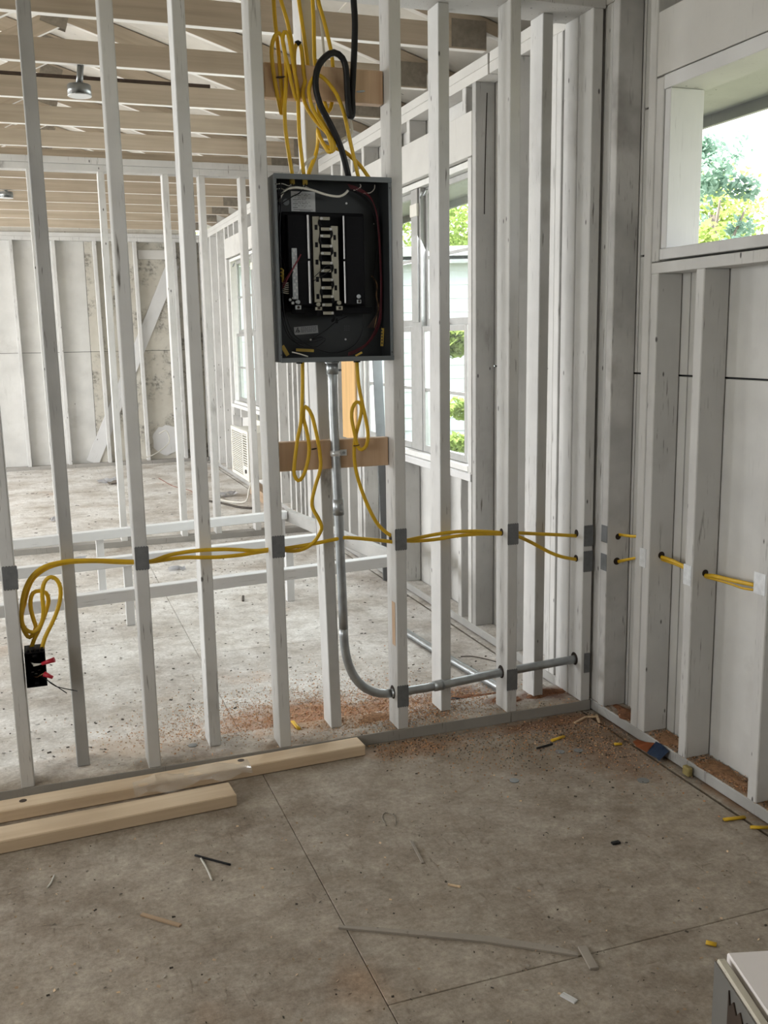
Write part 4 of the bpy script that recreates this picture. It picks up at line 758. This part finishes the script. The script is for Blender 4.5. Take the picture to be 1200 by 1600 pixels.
# ------------------------------------------------------------------ loose boards in front of the partition
def lumber(name, a, b, w, lab):
    o = beam(name, (a[0], a[1], .0195), (b[0], b[1], .0195), w, .037, (0, 0, 1), M['lumber'], None, bev=.003)
    return setp(o, lab, 'board', 'loose fresh pine boards')
b1 = lumber('lumber_board', (-2.75, -.131), (-.897, -.041), .075, 'longer fresh pine board lying against the partition sole plate')
b2 = lumber('lumber_board', (-2.75, -.318), (-1.362, -.229), .092, 'shorter fresh pine board lying nearest the camera on the floor')
for x, y in ((-1.95, -.085), (-1.30, -.045)): cyl('knot', (x, y, .0378), (x, y, .0384), .011, M['rust'], b1, 12)
# scrap of clear film caught on the boards
bm = bmesh.new(); rr = random.Random(11); G = []
for i in range(12):
    row = []
    for j in range(6):
        x = -1.64+.36*i/11; y = -.17+.085*j/5+.04*i/11; zz = .0405+(.010*math.sin(i*1.3+j)+.006*rr.random() if 0 < i < 11 else 0)
        if j < 2: zz -= .010*(2-j)*.6
        row.append(bm.verts.new((x, y, max(zz, .012))))
    G.append(row)
for i in range(11):
    for j in range(5): bm.faces.new((G[i][j], G[i+1][j], G[i+1][j+1], G[i][j+1])).smooth = True
setp(link('plastic_film', bm_mesh(bm, 'plastic_film'), M['film']), 'scrap of clear plastic film draped between the two pine boards', 'film')

# ------------------------------------------------------------------ air conditioner in the far window bay
ac = empty('air_conditioner', (-.1, 5.35, .19), 'ivory window air conditioner jutting from the wall below the far window', 'air conditioner')
y0, y1, z0, z1 = 4.99, 5.70, .185, .600
box('case', -.165, .16, y0+.01, y1-.01, z0+.012, z1-.012, M['acwhite'], ac, bev=.006)
fr = multi('front_bezel', [(-.205, -.166, y0, y0+.045, z0, z1), (-.205, -.166, y1-.03, y1, z0, z1), (-.205, -.166, y0+.045, y1-.03, z1-.03, z1), (-.205, -.166, y0+.045, y1-.03, z0, z0+.03), (-.205, -.166, 5.205, 5.225, z0+.03, z1-.03)], M['acwhite'], ac, (-.19, y0, z0), .003)
box('grille_back', -.172, -.1665, y0+.045, y1-.03, z0+.03, z1-.03, M['acdark'], ac, bev=0)
for j in range(22): z = z0+.038+.0162*j; box('grille_slat', -.200, -.174, 5.226, y1-.031, z, z+.0085, M['acwhite'], fr, bev=0)
for j in range(13): z = z0+.125+.0205*j; box('vent_louvre', -.200, -.174, y0+.046, 5.204, z, z+.008, M['acwhite'], fr, bev=0)
cp = box('control_panel', -.203, -.173, y0+.047, 5.203, z0+.031, z0+.118, M['acwhite'], ac); cyl('control_knob', (-.203, 5.09, z0+.075), (-.214, 5.09, z0+.075), .017, M['acdark'], cp, 14)
tube('power_cord', [(-.17, 5.03, .20), (-.21, 4.98, .12), (-.24, 4.98, .03), (-.32, 5.1, .010), (-.40, 5.3, .010), (-.36, 5.5, .010)], .008, M['white_wire'], ac)
for j, (a, b) in enumerate(((5.05, 5.33), (5.35, 5.5))): pass
sp = empty('side_curtain', (.03, 5.42, .605), 'white slatted filler panel standing on the air conditioner', 'panel')
multi('filler_frame', [(.02, .036, 5.10, 5.70, .604, .64), (.02, .036, 5.10, 5.13, .64, .698), (.02, .036, 5.34, 5.36, .64, .698), (.02, .036, 5.67, 5.70, .64, .698)], M['acwhite'], sp, (.028, 5.4, .604))
setp(beam('wood_block', (-.06, 4.78, .045), (-.04, 5.55, .045), .09, .09, (0, 0, 1), M['splinter'], None), 'dark wood offcut on the floor under the air conditioner', 'board')

# ------------------------------------------------------------------ ceiling fixtures
def fixture(x, y, zt, zc, lab, lean):
    f = empty('ceiling_light', (x, y, zc), lab, 'light', 'round ceiling fixtures')
    cyl('hanger', (x+lean, y, zt), (x, y, zc+.041), .0125, M['lamp_can'], f, 10); cyl('hanger_strap', (x+lean+.010, y-.012, zt), (x+.010, y-.012, zc+.041), .004, M['galv'], f, 6)
    cyl('can', (x, y, zc), (x, y, zc+.042), .048, M['lamp_can'], f, 24, bev=.003); cyl('cover_plate', (x, y, zc-.004), (x, y, zc-.0005), .0485, M['lamp_face'], f, 24, bev=.001)
    box('mounting_ear', x-.012, x+.012, y+.040, y+.056, zc-.003, zc, M['lamp_can'], f); box('mounting_ear', x-.02, x+.02, y-.056, y-.046, zc-.003, zc, M['lamp_can'], f)
fixture(-1.560, 1.526, 2.474, 2.357, 'nearer round zinc fixture hanging below the second truss', .010)
fixture(-1.910, 5.20, 2.474, 2.420, 'farther round zinc fixture at the left edge of the far room', 0)

setp(beam('dark_strip', (-2.26, 2.169, 2.5775), (-.90, 2.169, 2.5775), .036, .016, (0, 0, 1), M['rust'], None), 'dark brown strip lying along the top of the third truss chord', 'dark_strip')  # thin dark brown strip set on top of the third truss chord

# ------------------------------------------------------------------ leaning bar by the window
setp(beam('metal_bar', (-.034, 2.10, .004), (-.066, 2.16, 1.62), .052, .012, (0, 1, 0), M['bar'], None, bev=.001), 'dark grey flat bar leaning against the right wall by the window', 'bar')

# ------------------------------------------------------------------ workbench corner at the lower right
wk = empty('work_table', (-.75, -2.2, 0), 'corner of a white topped workbench at the lower right', 'table', rz=0)
th = math.atan2(-.015, .054); RZ = Matrix.Translation((-1.032, -2.009, 0)) @ Matrix.Rotation(th, 4, 'Z')
def tb(name, x0, x1, y0, y1, z0, z1, mat, parent=wk, bev=.002):
    o = box(name, x0, x1, y0, y1, z0, z1, mat, parent, bev); o.matrix_basis = RZ @ o.matrix_basis; WORLD[o.name] = o.matrix_basis.copy()
    if parent is not None: o.matrix_parent_inverse = WORLD[parent.name].inverted()
    return o
tb('table_top', 0, .70, -.62, 0, .532, .550, M['white_top'])
tb('top_edge', -.018, -.006, -.62, -.011, .500, .550, M['bench_edge']); tb('apron', -.021, -.0185, -.62, -.011, .30, .546, M['bench'])
tb('apron', -.008, .70, -.030, -.012, .40, .531, M['bench']); tb('apron', -.008, .70, -.62, -.602, .40, .531, M['bench'])
for x, y in ((.005, -.08), (.66, -.08), (.005, -.60), (.66, -.60)): tb('leg', x, x+.04, y, y+.04, 0, .531, M['bench'])
# strip of torn dark covering on the side of the bench
bm = bmesh.new(); P = [(-.13, .515), (-.62, .515), (-.62, .32), (-.13, .32)]
top = []
for j in range(56): top.append((-.066-.0095*j, .522+.012*(j % 2)))
prof = [(-.061, .540)]+top+[(-.60, .32), (-.061, .32)]
vs = [bm.verts.new((-.0232, y, z)) for y, z in prof]; f = bm.faces.new(vs); r = bmesh.ops.extrude_face_region(bm, geom=[f])
bmesh.ops.translate(bm, vec=(.0020, 0, 0), verts=[v for v in r['geom'] if isinstance(v, bmesh.types.BMVert)]); bmesh.ops.recalc_face_normals(bm, faces=bm.faces)
setp(link('torn_facing', bm_mesh(bm, 'torn_facing'), M['rust'], wk, RZ.copy()), 'dark torn facing on the bench side')

# ------------------------------------------------------------------ scraps on the floor
def scrap(name, pts, r, mat, lab, cat, ry=None, z=None, seg=6):
    z = (ry or r) if z is None else z
    return setp(tube(name, [(p[0], p[1], z+.0004) for p in pts], r, M[mat], None, ry=ry, seg=seg, flat=(0, 0, 1), smooth=len(pts) > 2), lab, cat)
def plank(name, a, b, w, h, mat, lab, cat='scrap', z=0, taper=1.0):
    a, b = Vector((a[0], a[1], z+h/2+.0005)), Vector((b[0], b[1], z+h/2+.0005))
    return setp(beam(name, a, b, w, h, (0, 0, 1), M[mat], None, bev=min(h, w)*.15), lab, cat)
bm = bmesh.new(); L = [(-1.258, -.962), (-1.114, -1.042), (-.963, -1.128), (-.83, -1.222), (-.795, -1.252)]; W_ = (.006, .011, .015, .014, .006); up_, dn = [], []
for (x, y), w in zip(L, W_):
    nx, ny = .54*w, .84*w; up_.append((x+nx, y+ny)); dn.append((x-nx*.5, y-ny*.5))
vs = [bm.verts.new((x, y, .0004)) for x, y in up_+dn[::-1]]; f = bm.faces.new(vs); r = bmesh.ops.extrude_face_region(bm, geom=[f])
bmesh.ops.translate(bm, vec=(0, 0, .005), verts=[v for v in r['geom'] if isinstance(v, bmesh.types.BMVert)]); bmesh.ops.recalc_face_normals(bm, faces=bm.faces)
setp(link('wood_lath', bm_mesh(bm, 'wood_lath'), M['lath']), 'long thin painted wood sliver lying across the near floor', 'wood scrap')
plank('wood_scrap', (-.771, -1.228), (-.787, -1.306), .020, .006, 'lath', 'short flat wood scrap at the right end of the long sliver', 'wood scrap')
plank('wood_chip', (-.893, -1.352), (-.878, -1.384), .014, .004, 'frame_white', 'small white painted chip near the bottom edge of the floor', 'wood scrap')
plank('wood_splinter', (-1.683, -.741), (-1.602, -.822), .010, .005, 'splinter', 'reddish wood splinter on the left of the near floor', 'wood scrap')
plank('wood_splinter', (-.957, -.65), (-.970, -.769), .007, .004, 'lath', 'grey pointed splinter in the middle of the near floor', 'wood scrap')
plank('wood_splinter', (-.949, -.885), (-.924, -.907), .006, .004, 'chip_pale', 'tiny pale splinter left of the middle of the floor', 'wood scrap')
for (a, b), lab in zip((((-.125, -.096), (-.062, -.064)), ((-.059, -.062), (-.021, -.074)), ((-.016, -.061), (-.043, -.123))), ('leftmost of three pale sticks in the wall corner', 'middle of three pale sticks in the wall corner', 'rightmost of three pale sticks in the wall corner')):
    plank('wood_stick', a, b, .008, .006, 'chip_pale', lab, 'wood scrap')
scrap('wire_offcut', [(-1.52, -.514), (-1.48, -.556), (-1.441, -.596)], .0030, 'black_wire', 'black wire offcut on the near floor', 'wire')
scrap('wire_offcut', [(-1.508, -.536), (-1.502, -.59), (-1.499, -.652)], .0028, 'white_wire', 'white wire offcut touching the black one', 'wire', z=.0028)
scrap('wire_offcut', [(-1.893, -.535), (-1.884, -.515), (-1.875, -.481)], .0022, 'white_wire', 'tiny white wire offcut below the shorter board', 'wire')
scrap('wire_offcut', [(-.99, -.545), (-.987, -.50), (-.968, -.472), (-.95, -.50), (-.966, -.552)], .0014, 'lath', 'thin bent wire loop on the near floor', 'wire')
for (a, b), lab in zip((((-.099, -.863), (-.035, -.872)), ((-.060, -.925), (-.012, -.945)), ((-.505, -1.314), (-.489, -1.330)), ((-.098, -.306), (-.074, -.312)), ((-.276, -.203), (-.220, -.187)), ((-1.070, .196), (-1.066, .122))),
        ('yellow sheath offcut nearer the corner along the right wall', 'yellow sheath offcut at the right edge of the picture', 'short yellow offcut in front of the workbench', 'square yellow offcut near the corner of the walls', 'yellow offcut in the sawdust left of the corner', 'yellow offcut standing in the sawdust beside the third stud')):
    x = scrap('sheath_offcut', [a, b], .0075, 'yellow', lab, 'cable scrap', ry=.004)
    if lab.startswith('yellow offcut standing'): x.location.z += .038
scrap('marker_pen', [(-.434, .276), (-.377, .232)], .006, 'black', 'black marker pen lying by the dark sawdust behind the studs', 'pen', seg=8)
scrap('pencil', [(-.352, -.24), (-.287, -.227)], .0035, 'black', 'dark pencil stub on the floor in front of the sole plate', 'pencil')
plank('debris_bit', (-.461, -.862), (-.437, -.861), .012, .006, 'black', 'black rubber bit in the middle right of the floor', 'scrap')
plank('debris_bit', (-.858, 2.083), (-.879, 1.981), .012, .006, 'dirt', 'dark stick on the floor beyond the partition', 'scrap')
for (x, y), lab in zip(((-.162, -.566), (-.528, -.421), (-.292, -.286), (-.231, -.299), (-1.425, .128)), ('largest grey knockout disc near the right wall', 'grey knockout disc in the middle of the floor', 'left of two small grey discs before the corner', 'right of two small grey discs before the corner', 'grey knockout disc on the sole plate at the left')):
    r = .015 if y > -.5 else .018; zz = .0382 if y > 0 else .0004
    setp(cyl('knockout_disc', (x, y, zz), (x, y, zz+.0018), r, M['disc'], None, 18), lab, 'disc')
wp = empty('candy_wrapper', (-.03, -.42, 0), 'crumpled blue and orange wrapper tucked against the right wall plate', 'wrapper')
def crumple(name, pts, mat, parent):
    bm = bmesh.new(); vs = [bm.verts.new(p) for p in pts]; n = len(vs)//2
    for j in range(n-1): bm.faces.new((vs[2*j], vs[2*j+2], vs[2*j+3], vs[2*j+1]))
    bmesh.ops.solidify(bm, geom=bm.faces, thickness=.001); return link(name, bm_mesh(bm, name), M[mat], parent)
crumple('wrapper_body', [(-.035, -.40, .002), (-.003, -.40, .036), (-.040, -.42, .004), (-.004, -.425, .040), (-.030, -.445, .002), (-.003, -.45, .037), (-.038, -.47, .004), (-.005, -.475, .034)], 'blue', wp)
crumple('wrapper_end', [(-.030, -.31, .004), (-.012, -.31, .010), (-.040, -.35, .003), (-.012, -.355, .018), (-.034, -.396, .002), (-.004, -.396, .030)], 'wrap_red', wp)
tube('wrapper_fringe', [(-.006, -.10, .034), (-.02, -.16, .020), (-.03, -.22, .012), (-.028, -.31, .010)], .003, M['film'], wp, ry=.001)
setp(box('foam_plug', -.024, -.006, -.600, -.568, .001, .030, M['plug'], None, bev=.006), 'yellowish plug wedged against the right wall plate', 'scrap')
def paper(x, y, s, lab, seed, mat='paper'):
    rr = random.Random(seed); bm = bmesh.new(); n = 5; G = [[bm.verts.new(((i-2)*s+rr.uniform(-.3, .3)*s, (j-2)*s*.7+rr.uniform(-.3, .3)*s, .002+rr.random()*s*1.1)) for j in range(n)] for i in range(n)]
    for i in range(n-1):
        for j in range(n-1): bm.faces.new((G[i][j], G[i+1][j], G[i+1][j+1], G[i][j+1]))
    bmesh.ops.solidify(bm, geom=bm.faces, thickness=.0015)
    mn = min(v.co.z for v in bm.verts); bmesh.ops.translate(bm, vec=(0, 0, -mn+.0005), verts=bm.verts)
    setp(link('crumpled_paper', bm_mesh(bm, 'crumpled_paper'), M[mat], None, Matrix.Translation((x, y, 0))), lab, 'paper')
paper(-1.21, 6.85, .045, 'crumpled pale paper on the floor of the far room', 1); paper(-1.16, 6.70, .03, 'brown scrap beside the pale paper in the far room', 2, 'lath')
paper(-1.27, 3.98, .03, 'torn white paper just past the raised frame', 3); paper(-1.10, 2.86, .025, 'small white paper scrap on the floor beyond the second stud', 4)
paper(-1.66, 3.35, .03, 'white paper scrap inside the raised frame at the left', 5); paper(-.30, 5.5, .04, 'pale rag on the floor by the air conditioner', 6); paper(-1.72, 4.9, .03, 'white scrap on the far floor at the left', 8)
tube('loose_cord', [(-.52, 5.30, .008), (-.40, 5.05, .008), (-.33, 4.85, .008), (-.24, 4.75, .008), (-.18, 4.80, .008)], .010, M['dirt'], None); setp(C.objects[-1], 'dark cord on the floor below the air conditioner', 'cord')
tube('loose_cord', [(-.20, .72, .004), (-.15, .70, .004), (-.09, .60, .004), (-.06, .48, .004), (-.03, .44, .004)], .0022, M['rust'], None); setp(C.objects[-1], 'thin rusty wire curled on the floor by the right wall', 'wire')
tube('loose_cord', [(-.72, 6.9, .004), (-.66, 6.3, .004), (-.55, 5.9, .004), (-.60, 5.4, .004)], .0025, M['cord_red'], None); setp(C.objects[-1], 'thin reddish cord across the far room floor', 'cord')

# litter nobody could count: sawdust chips and dark crumbs
def chips(name, n, fn, mats, label, smin, smax, seed, zf=None):
    rr = random.Random(seed); bm = bmesh.new()
    for _ in range(n):
        x, y = fn(rr)
        on = -.004 < y < .184 and x < 0 and abs(y) < 3
        z = .0385 if (0 < y < .184 and x < -.005) else (.0385 if x > -.002 else .0006)
        if x < -.87 and -.35 < y < .0: continue
        if -.004 < y < 0 or (x > -.004 and x < 0): continue
        s = rr.uniform(smin, smax); a = rr.uniform(0, 6.28); w = s*rr.uniform(.18, .6); h = rr.uniform(.0006, .0022)
        dx, dy = math.cos(a)*s/2, math.sin(a)*s/2; ex, ey = -math.sin(a)*w/2, math.cos(a)*w/2; t1, t2 = rr.uniform(0, .002), rr.uniform(0, .002)
        v = [bm.verts.new((x+dx+ex, y+dy+ey, z+h+t1)), bm.verts.new((x-dx+ex, y-dy+ey, z+h+t2)), bm.verts.new((x-dx-ex, y-dy-ey, z)), bm.verts.new((x+dx-ex, y+dy-ey, z))]
        f = bm.faces.new(v); f.material_index = rr.randrange(len(mats))
    return setp(link(name, bm_mesh(bm, name), [M[m] for m in mats]), label, 'litter', kind='stuff')
def around(lst):
    def fn(rr):
        cx, cy, sx, sy = rr.choice(lst); return rr.gauss(cx, sx), rr.gauss(cy, sy)
    return fn
chips('sawdust', 14000, around([(-1.0, .34, .20, .12), (-.70, .30, .14, .12), (-.9, .5, .25, .18), (-.42, .28, .10, .07), (-1.35, .35, .2, .15), (-.65, .1, .18, .05)]), ['sawdust', 'chip_pale', 'sawdust', 'splinter', 'block'], 'reddish sawdust and shavings around the feet of the studs', .0015, .0065, 21)
chips('sawdust', 8000, around([(-.25, -.12, .18, .06), (-.12, -.3, .08, .16), (-.7, -.07, .12, .05), (-.35, -.25, .2, .1), (.045, -.44, .02, .08), (.045, -.68, .02, .12), (.045, -1.0, .02, .1)]), ['sawdust', 'dirt', 'splinter', 'sawdust', 'splinter'], 'brown sawdust and grit along the wall corner and right plate', .0015, .0065, 22)
chips('floor_grit', 1500, lambda rr: (rr.uniform(-2.4, -.03), rr.uniform(-1.7, .0)), ['dirt', 'lath', 'splinter', 'chip_pale'], 'dark crumbs and grit scattered over the near floor', .002, .009, 23)
chips('floor_grit', 1500, lambda rr: (rr.uniform(-3.2, -.03), rr.uniform(.2, 3.6)), ['dirt', 'dirt', 'lath'], 'dark crumbs scattered over the floor beyond the near partition', .003, .016, 24)
chips('floor_grit', 500, lambda rr: (rr.uniform(-3.6, -.03), rr.uniform(3.8, 8.1)), ['dirt', 'lath'], 'sparse crumbs on the far room floor', .006, .03, 25)
def drift(name, cx, cy, rx, ry, h, z, mat, label, seed):
    rr = random.Random(seed); bm = bmesh.new(); N, K = 28, 7; c = bm.verts.new((cx, cy, z+h)); R = [1+.28*math.sin(3*a+seed)+.18*rr.uniform(-1, 1) for a in [2*math.pi*i/N for i in range(N)]]; rings = []
    for k in range(1, K+1):
        q = k/K; rings.append([bm.verts.new((cx+rx*q*R[i]*math.cos(2*math.pi*i/N), cy+ry*q*R[i]*math.sin(2*math.pi*i/N), z+max(0, h*(1-q*q)+(rr.uniform(-.2, .2)*h if k < K else -h)))) for i in range(N)])
    for i in range(N): bm.faces.new((c, rings[0][i], rings[0][(i+1) % N])).smooth = True
    for k in range(K-1):
        for i in range(N): bm.faces.new((rings[k][i], rings[k+1][i], rings[k+1][(i+1) % N], rings[k][(i+1) % N])).smooth = True
    return setp(link(name, bm_mesh(bm, name), M[mat]), label, 'sawdust', kind='stuff')
drift('sawdust_drift', -.36, .25, .13, .06, .012, .0, 'dust_dark', 'dark red sawdust heap behind the fifth front stud', 1)
drift('sawdust_drift', -.13, .125, .075, .045, .010, .038, 'dust_dark', 'dark red sawdust heap on the sole plate in the corner', 2)
drift('sawdust_drift', -.78, .13, .07, .04, .006, .038, 'dust_pale', 'pale orange sawdust heap on the sole plate beside the conduit bend', 3)
drift('sawdust_drift', .045, -.165, .035, .075, .008, .038, 'dust_dark', 'dark sawdust in the first bay of the right wall', 4)
drift('sawdust_drift', .045, -.42, .036, .07, .006, .038, 'dust_pale', 'brown sawdust in the second bay of the right wall', 5)
drift('sawdust_drift', .045, -.68, .036, .12, .006, .038, 'dust_pale', 'brown sawdust in the third bay of the right wall', 6)
drift('sawdust_drift', -.29, .10, .05, .05, .006, .038, 'dust_dark', 'dark sawdust on the sole plate right of the fifth front stud', 7)

# ------------------------------------------------------------------ outdoors
setp(box('ground', -60, 90, -60, 110, -.42, -.36, M['grass'], None, bev=0), 'lawn outside the house', 'lawn', kind=STR)
hs = empty('house', (3.5, 10.0, -.36), 'neighbouring white sided house seen through the windows', 'house')
ux, uy = math.cos(math.radians(-22)), math.sin(math.radians(-22)); H0 = Vector((3.5, 10.1, 0))
HM = Matrix.Translation(H0) @ Matrix.Rotation(math.radians(-22), 4, 'Z')
def hb(name, x0, x1, y0, y1, z0, z1, mat, parent=None, bev=0):
    o = box(name, x0, x1, y0, y1, z0, z1, mat, parent or hs, bev); o.matrix_basis = HM @ o.matrix_basis; WORLD[o.name] = o.matrix_basis.copy(); o.matrix_parent_inverse = WORLD[(parent or hs).name].inverted(); return o
hb('wall_core', -3.5, 1.9, .03, 5, -.36, 2.45, M['siding'])
for j in range(15):
    z = -.36+.185*j
    o = hb('siding_board', -3.5, 1.9, -.002, .026, z, z+.192, M['siding']); o.matrix_basis = o.matrix_basis @ Matrix.Rotation(math.radians(-4), 4, 'X'); WORLD[o.name] = o.matrix_basis.copy()
hb('gutter', -3.7, 2.1, -.30, -.20, 2.42, 2.54, M['frame_white']); hb('eave_board', -3.7, 2.1, -.20, .03, 2.42, 2.46, M['frame_white'])
o = hb('roof', -3.7, 2.1, -.30, 3.0, 2.55, 2.60, M['roofing']); o.matrix_basis = o.matrix_basis @ Matrix.Rotation(math.radians(8), 4, 'X'); WORLD[o.name] = o.matrix_basis.copy()
def tree(name, x, y, h0, h1, r, n, mat, label, seed, cat='tree', sz=.11, squash=1.0, clumps=14):
    rr = random.Random(seed); t_ = empty(name, (x, y, -.36), label, cat)
    if h0 > .2:
        tube('trunk', [(x, y, -.36), (x+.1, y, (h0)*.4), (x-.05, y+.05, h0), (x+.1, y, (h0+h1)/2)], .12, M['bark'], t_, seg=8, step=.4, radii=lambda q: 1.15-.75*q)
        for k in range(5):
            a = rr.uniform(0, 6.28); tube('branch', [(x, y, h0*.8+.15*k), (x+math.cos(a)*r*.4, y+math.sin(a)*r*.4, h0+.25*(h1-h0)), (x+math.cos(a)*r*.8, y+math.sin(a)*r*.8, h0+.55*(h1-h0))], .04, M['bark'], t_, seg=6, step=.3, radii=lambda q: 1-.7*q)
    cl = []
    for _ in range(clumps):
        a, q, zz = rr.uniform(0, 6.28), math.sqrt(rr.random()), rr.random()
        env = math.sqrt(max(.05, 1-(2*zz-1)**2)); cl.append((x+math.cos(a)*q*r*env*.8, y+math.sin(a)*q*r*env*.8, h0+(h1-h0)*(.12+.76*zz), r*rr.uniform(.22, .42)))
    bm = bmesh.new()
    for _ in range(n):
        cx, cy, cz, cr_ = rr.choice(cl); d = Vector((rr.gauss(0, 1), rr.gauss(0, 1), rr.gauss(0, 1))).normalized()*cr_*rr.random()**.4
        p = Vector((cx, cy, cz))+Vector((d.x, d.y, d.z*.8*squash)); s = sz*rr.uniform(.6, 1.3); E_ = Euler((rr.uniform(-1, 1), rr.uniform(-1, 1), rr.uniform(0, 6.28))).to_matrix()
        v = [bm.verts.new(p+E_ @ Vector(q)*s) for q in ((-.5, 0, 0), (0, -.27, .06), (.5, 0, 0), (0, .27, .06))]; bm.faces.new(v)
    setp(link('foliage', bm_mesh(bm, 'foliage'), M[mat], t_), None, None, kind='stuff')
tree('tree', 5.55, 6.75, 1.7, 3.6, .72, 2300, 'leaf_blue', 'loose grey green tree framed by the open window', 31, sz=.10, clumps=16)
tree('tree', 3.75, 4.75, .9, 2.55, .55, 2200, 'leaf', 'bright green shrubby tree at the left of the open window', 32, sz=.10)
for k, (x, y, h) in enumerate(((7.2, 8.9, 2.75), (9.2, 8.2, 2.85))):
    tree('hedge_bush', x, y, -.2, h, 1.05, 3400, 'leaf', 'yellow green bush along the bottom of the open window, %s' % ('left one' if k == 0 else 'right one'), 33+k, 'bush', .11)
for k, (x, y, h, m, lab) in enumerate(((4.2, 21.0, 6.0, 'leaf', 'broad green tree behind the white house, left'), (8.6, 20.0, 5.6, 'leaf', 'broad green tree behind the white house, right'), (12.5, 17.5, 5.4, 'leaf', 'distant green tree far right of the white house'))):
    tree('tree', x, y, .9, h, 3.0, 11000, m, lab, 41+k, sz=.17, clumps=26)
tree('garden_bush', 2.62, 7.0, -.3, 1.55, .42, 2200, 'leaf', 'garden bush in front of the white house', 51, 'bush', .10, clumps=10)
tree('garden_bush', 1.55, 8.1, -.3, .55, .45, 1500, 'leaf', 'low bush close to the house wall', 52, 'bush', .10, clumps=8)
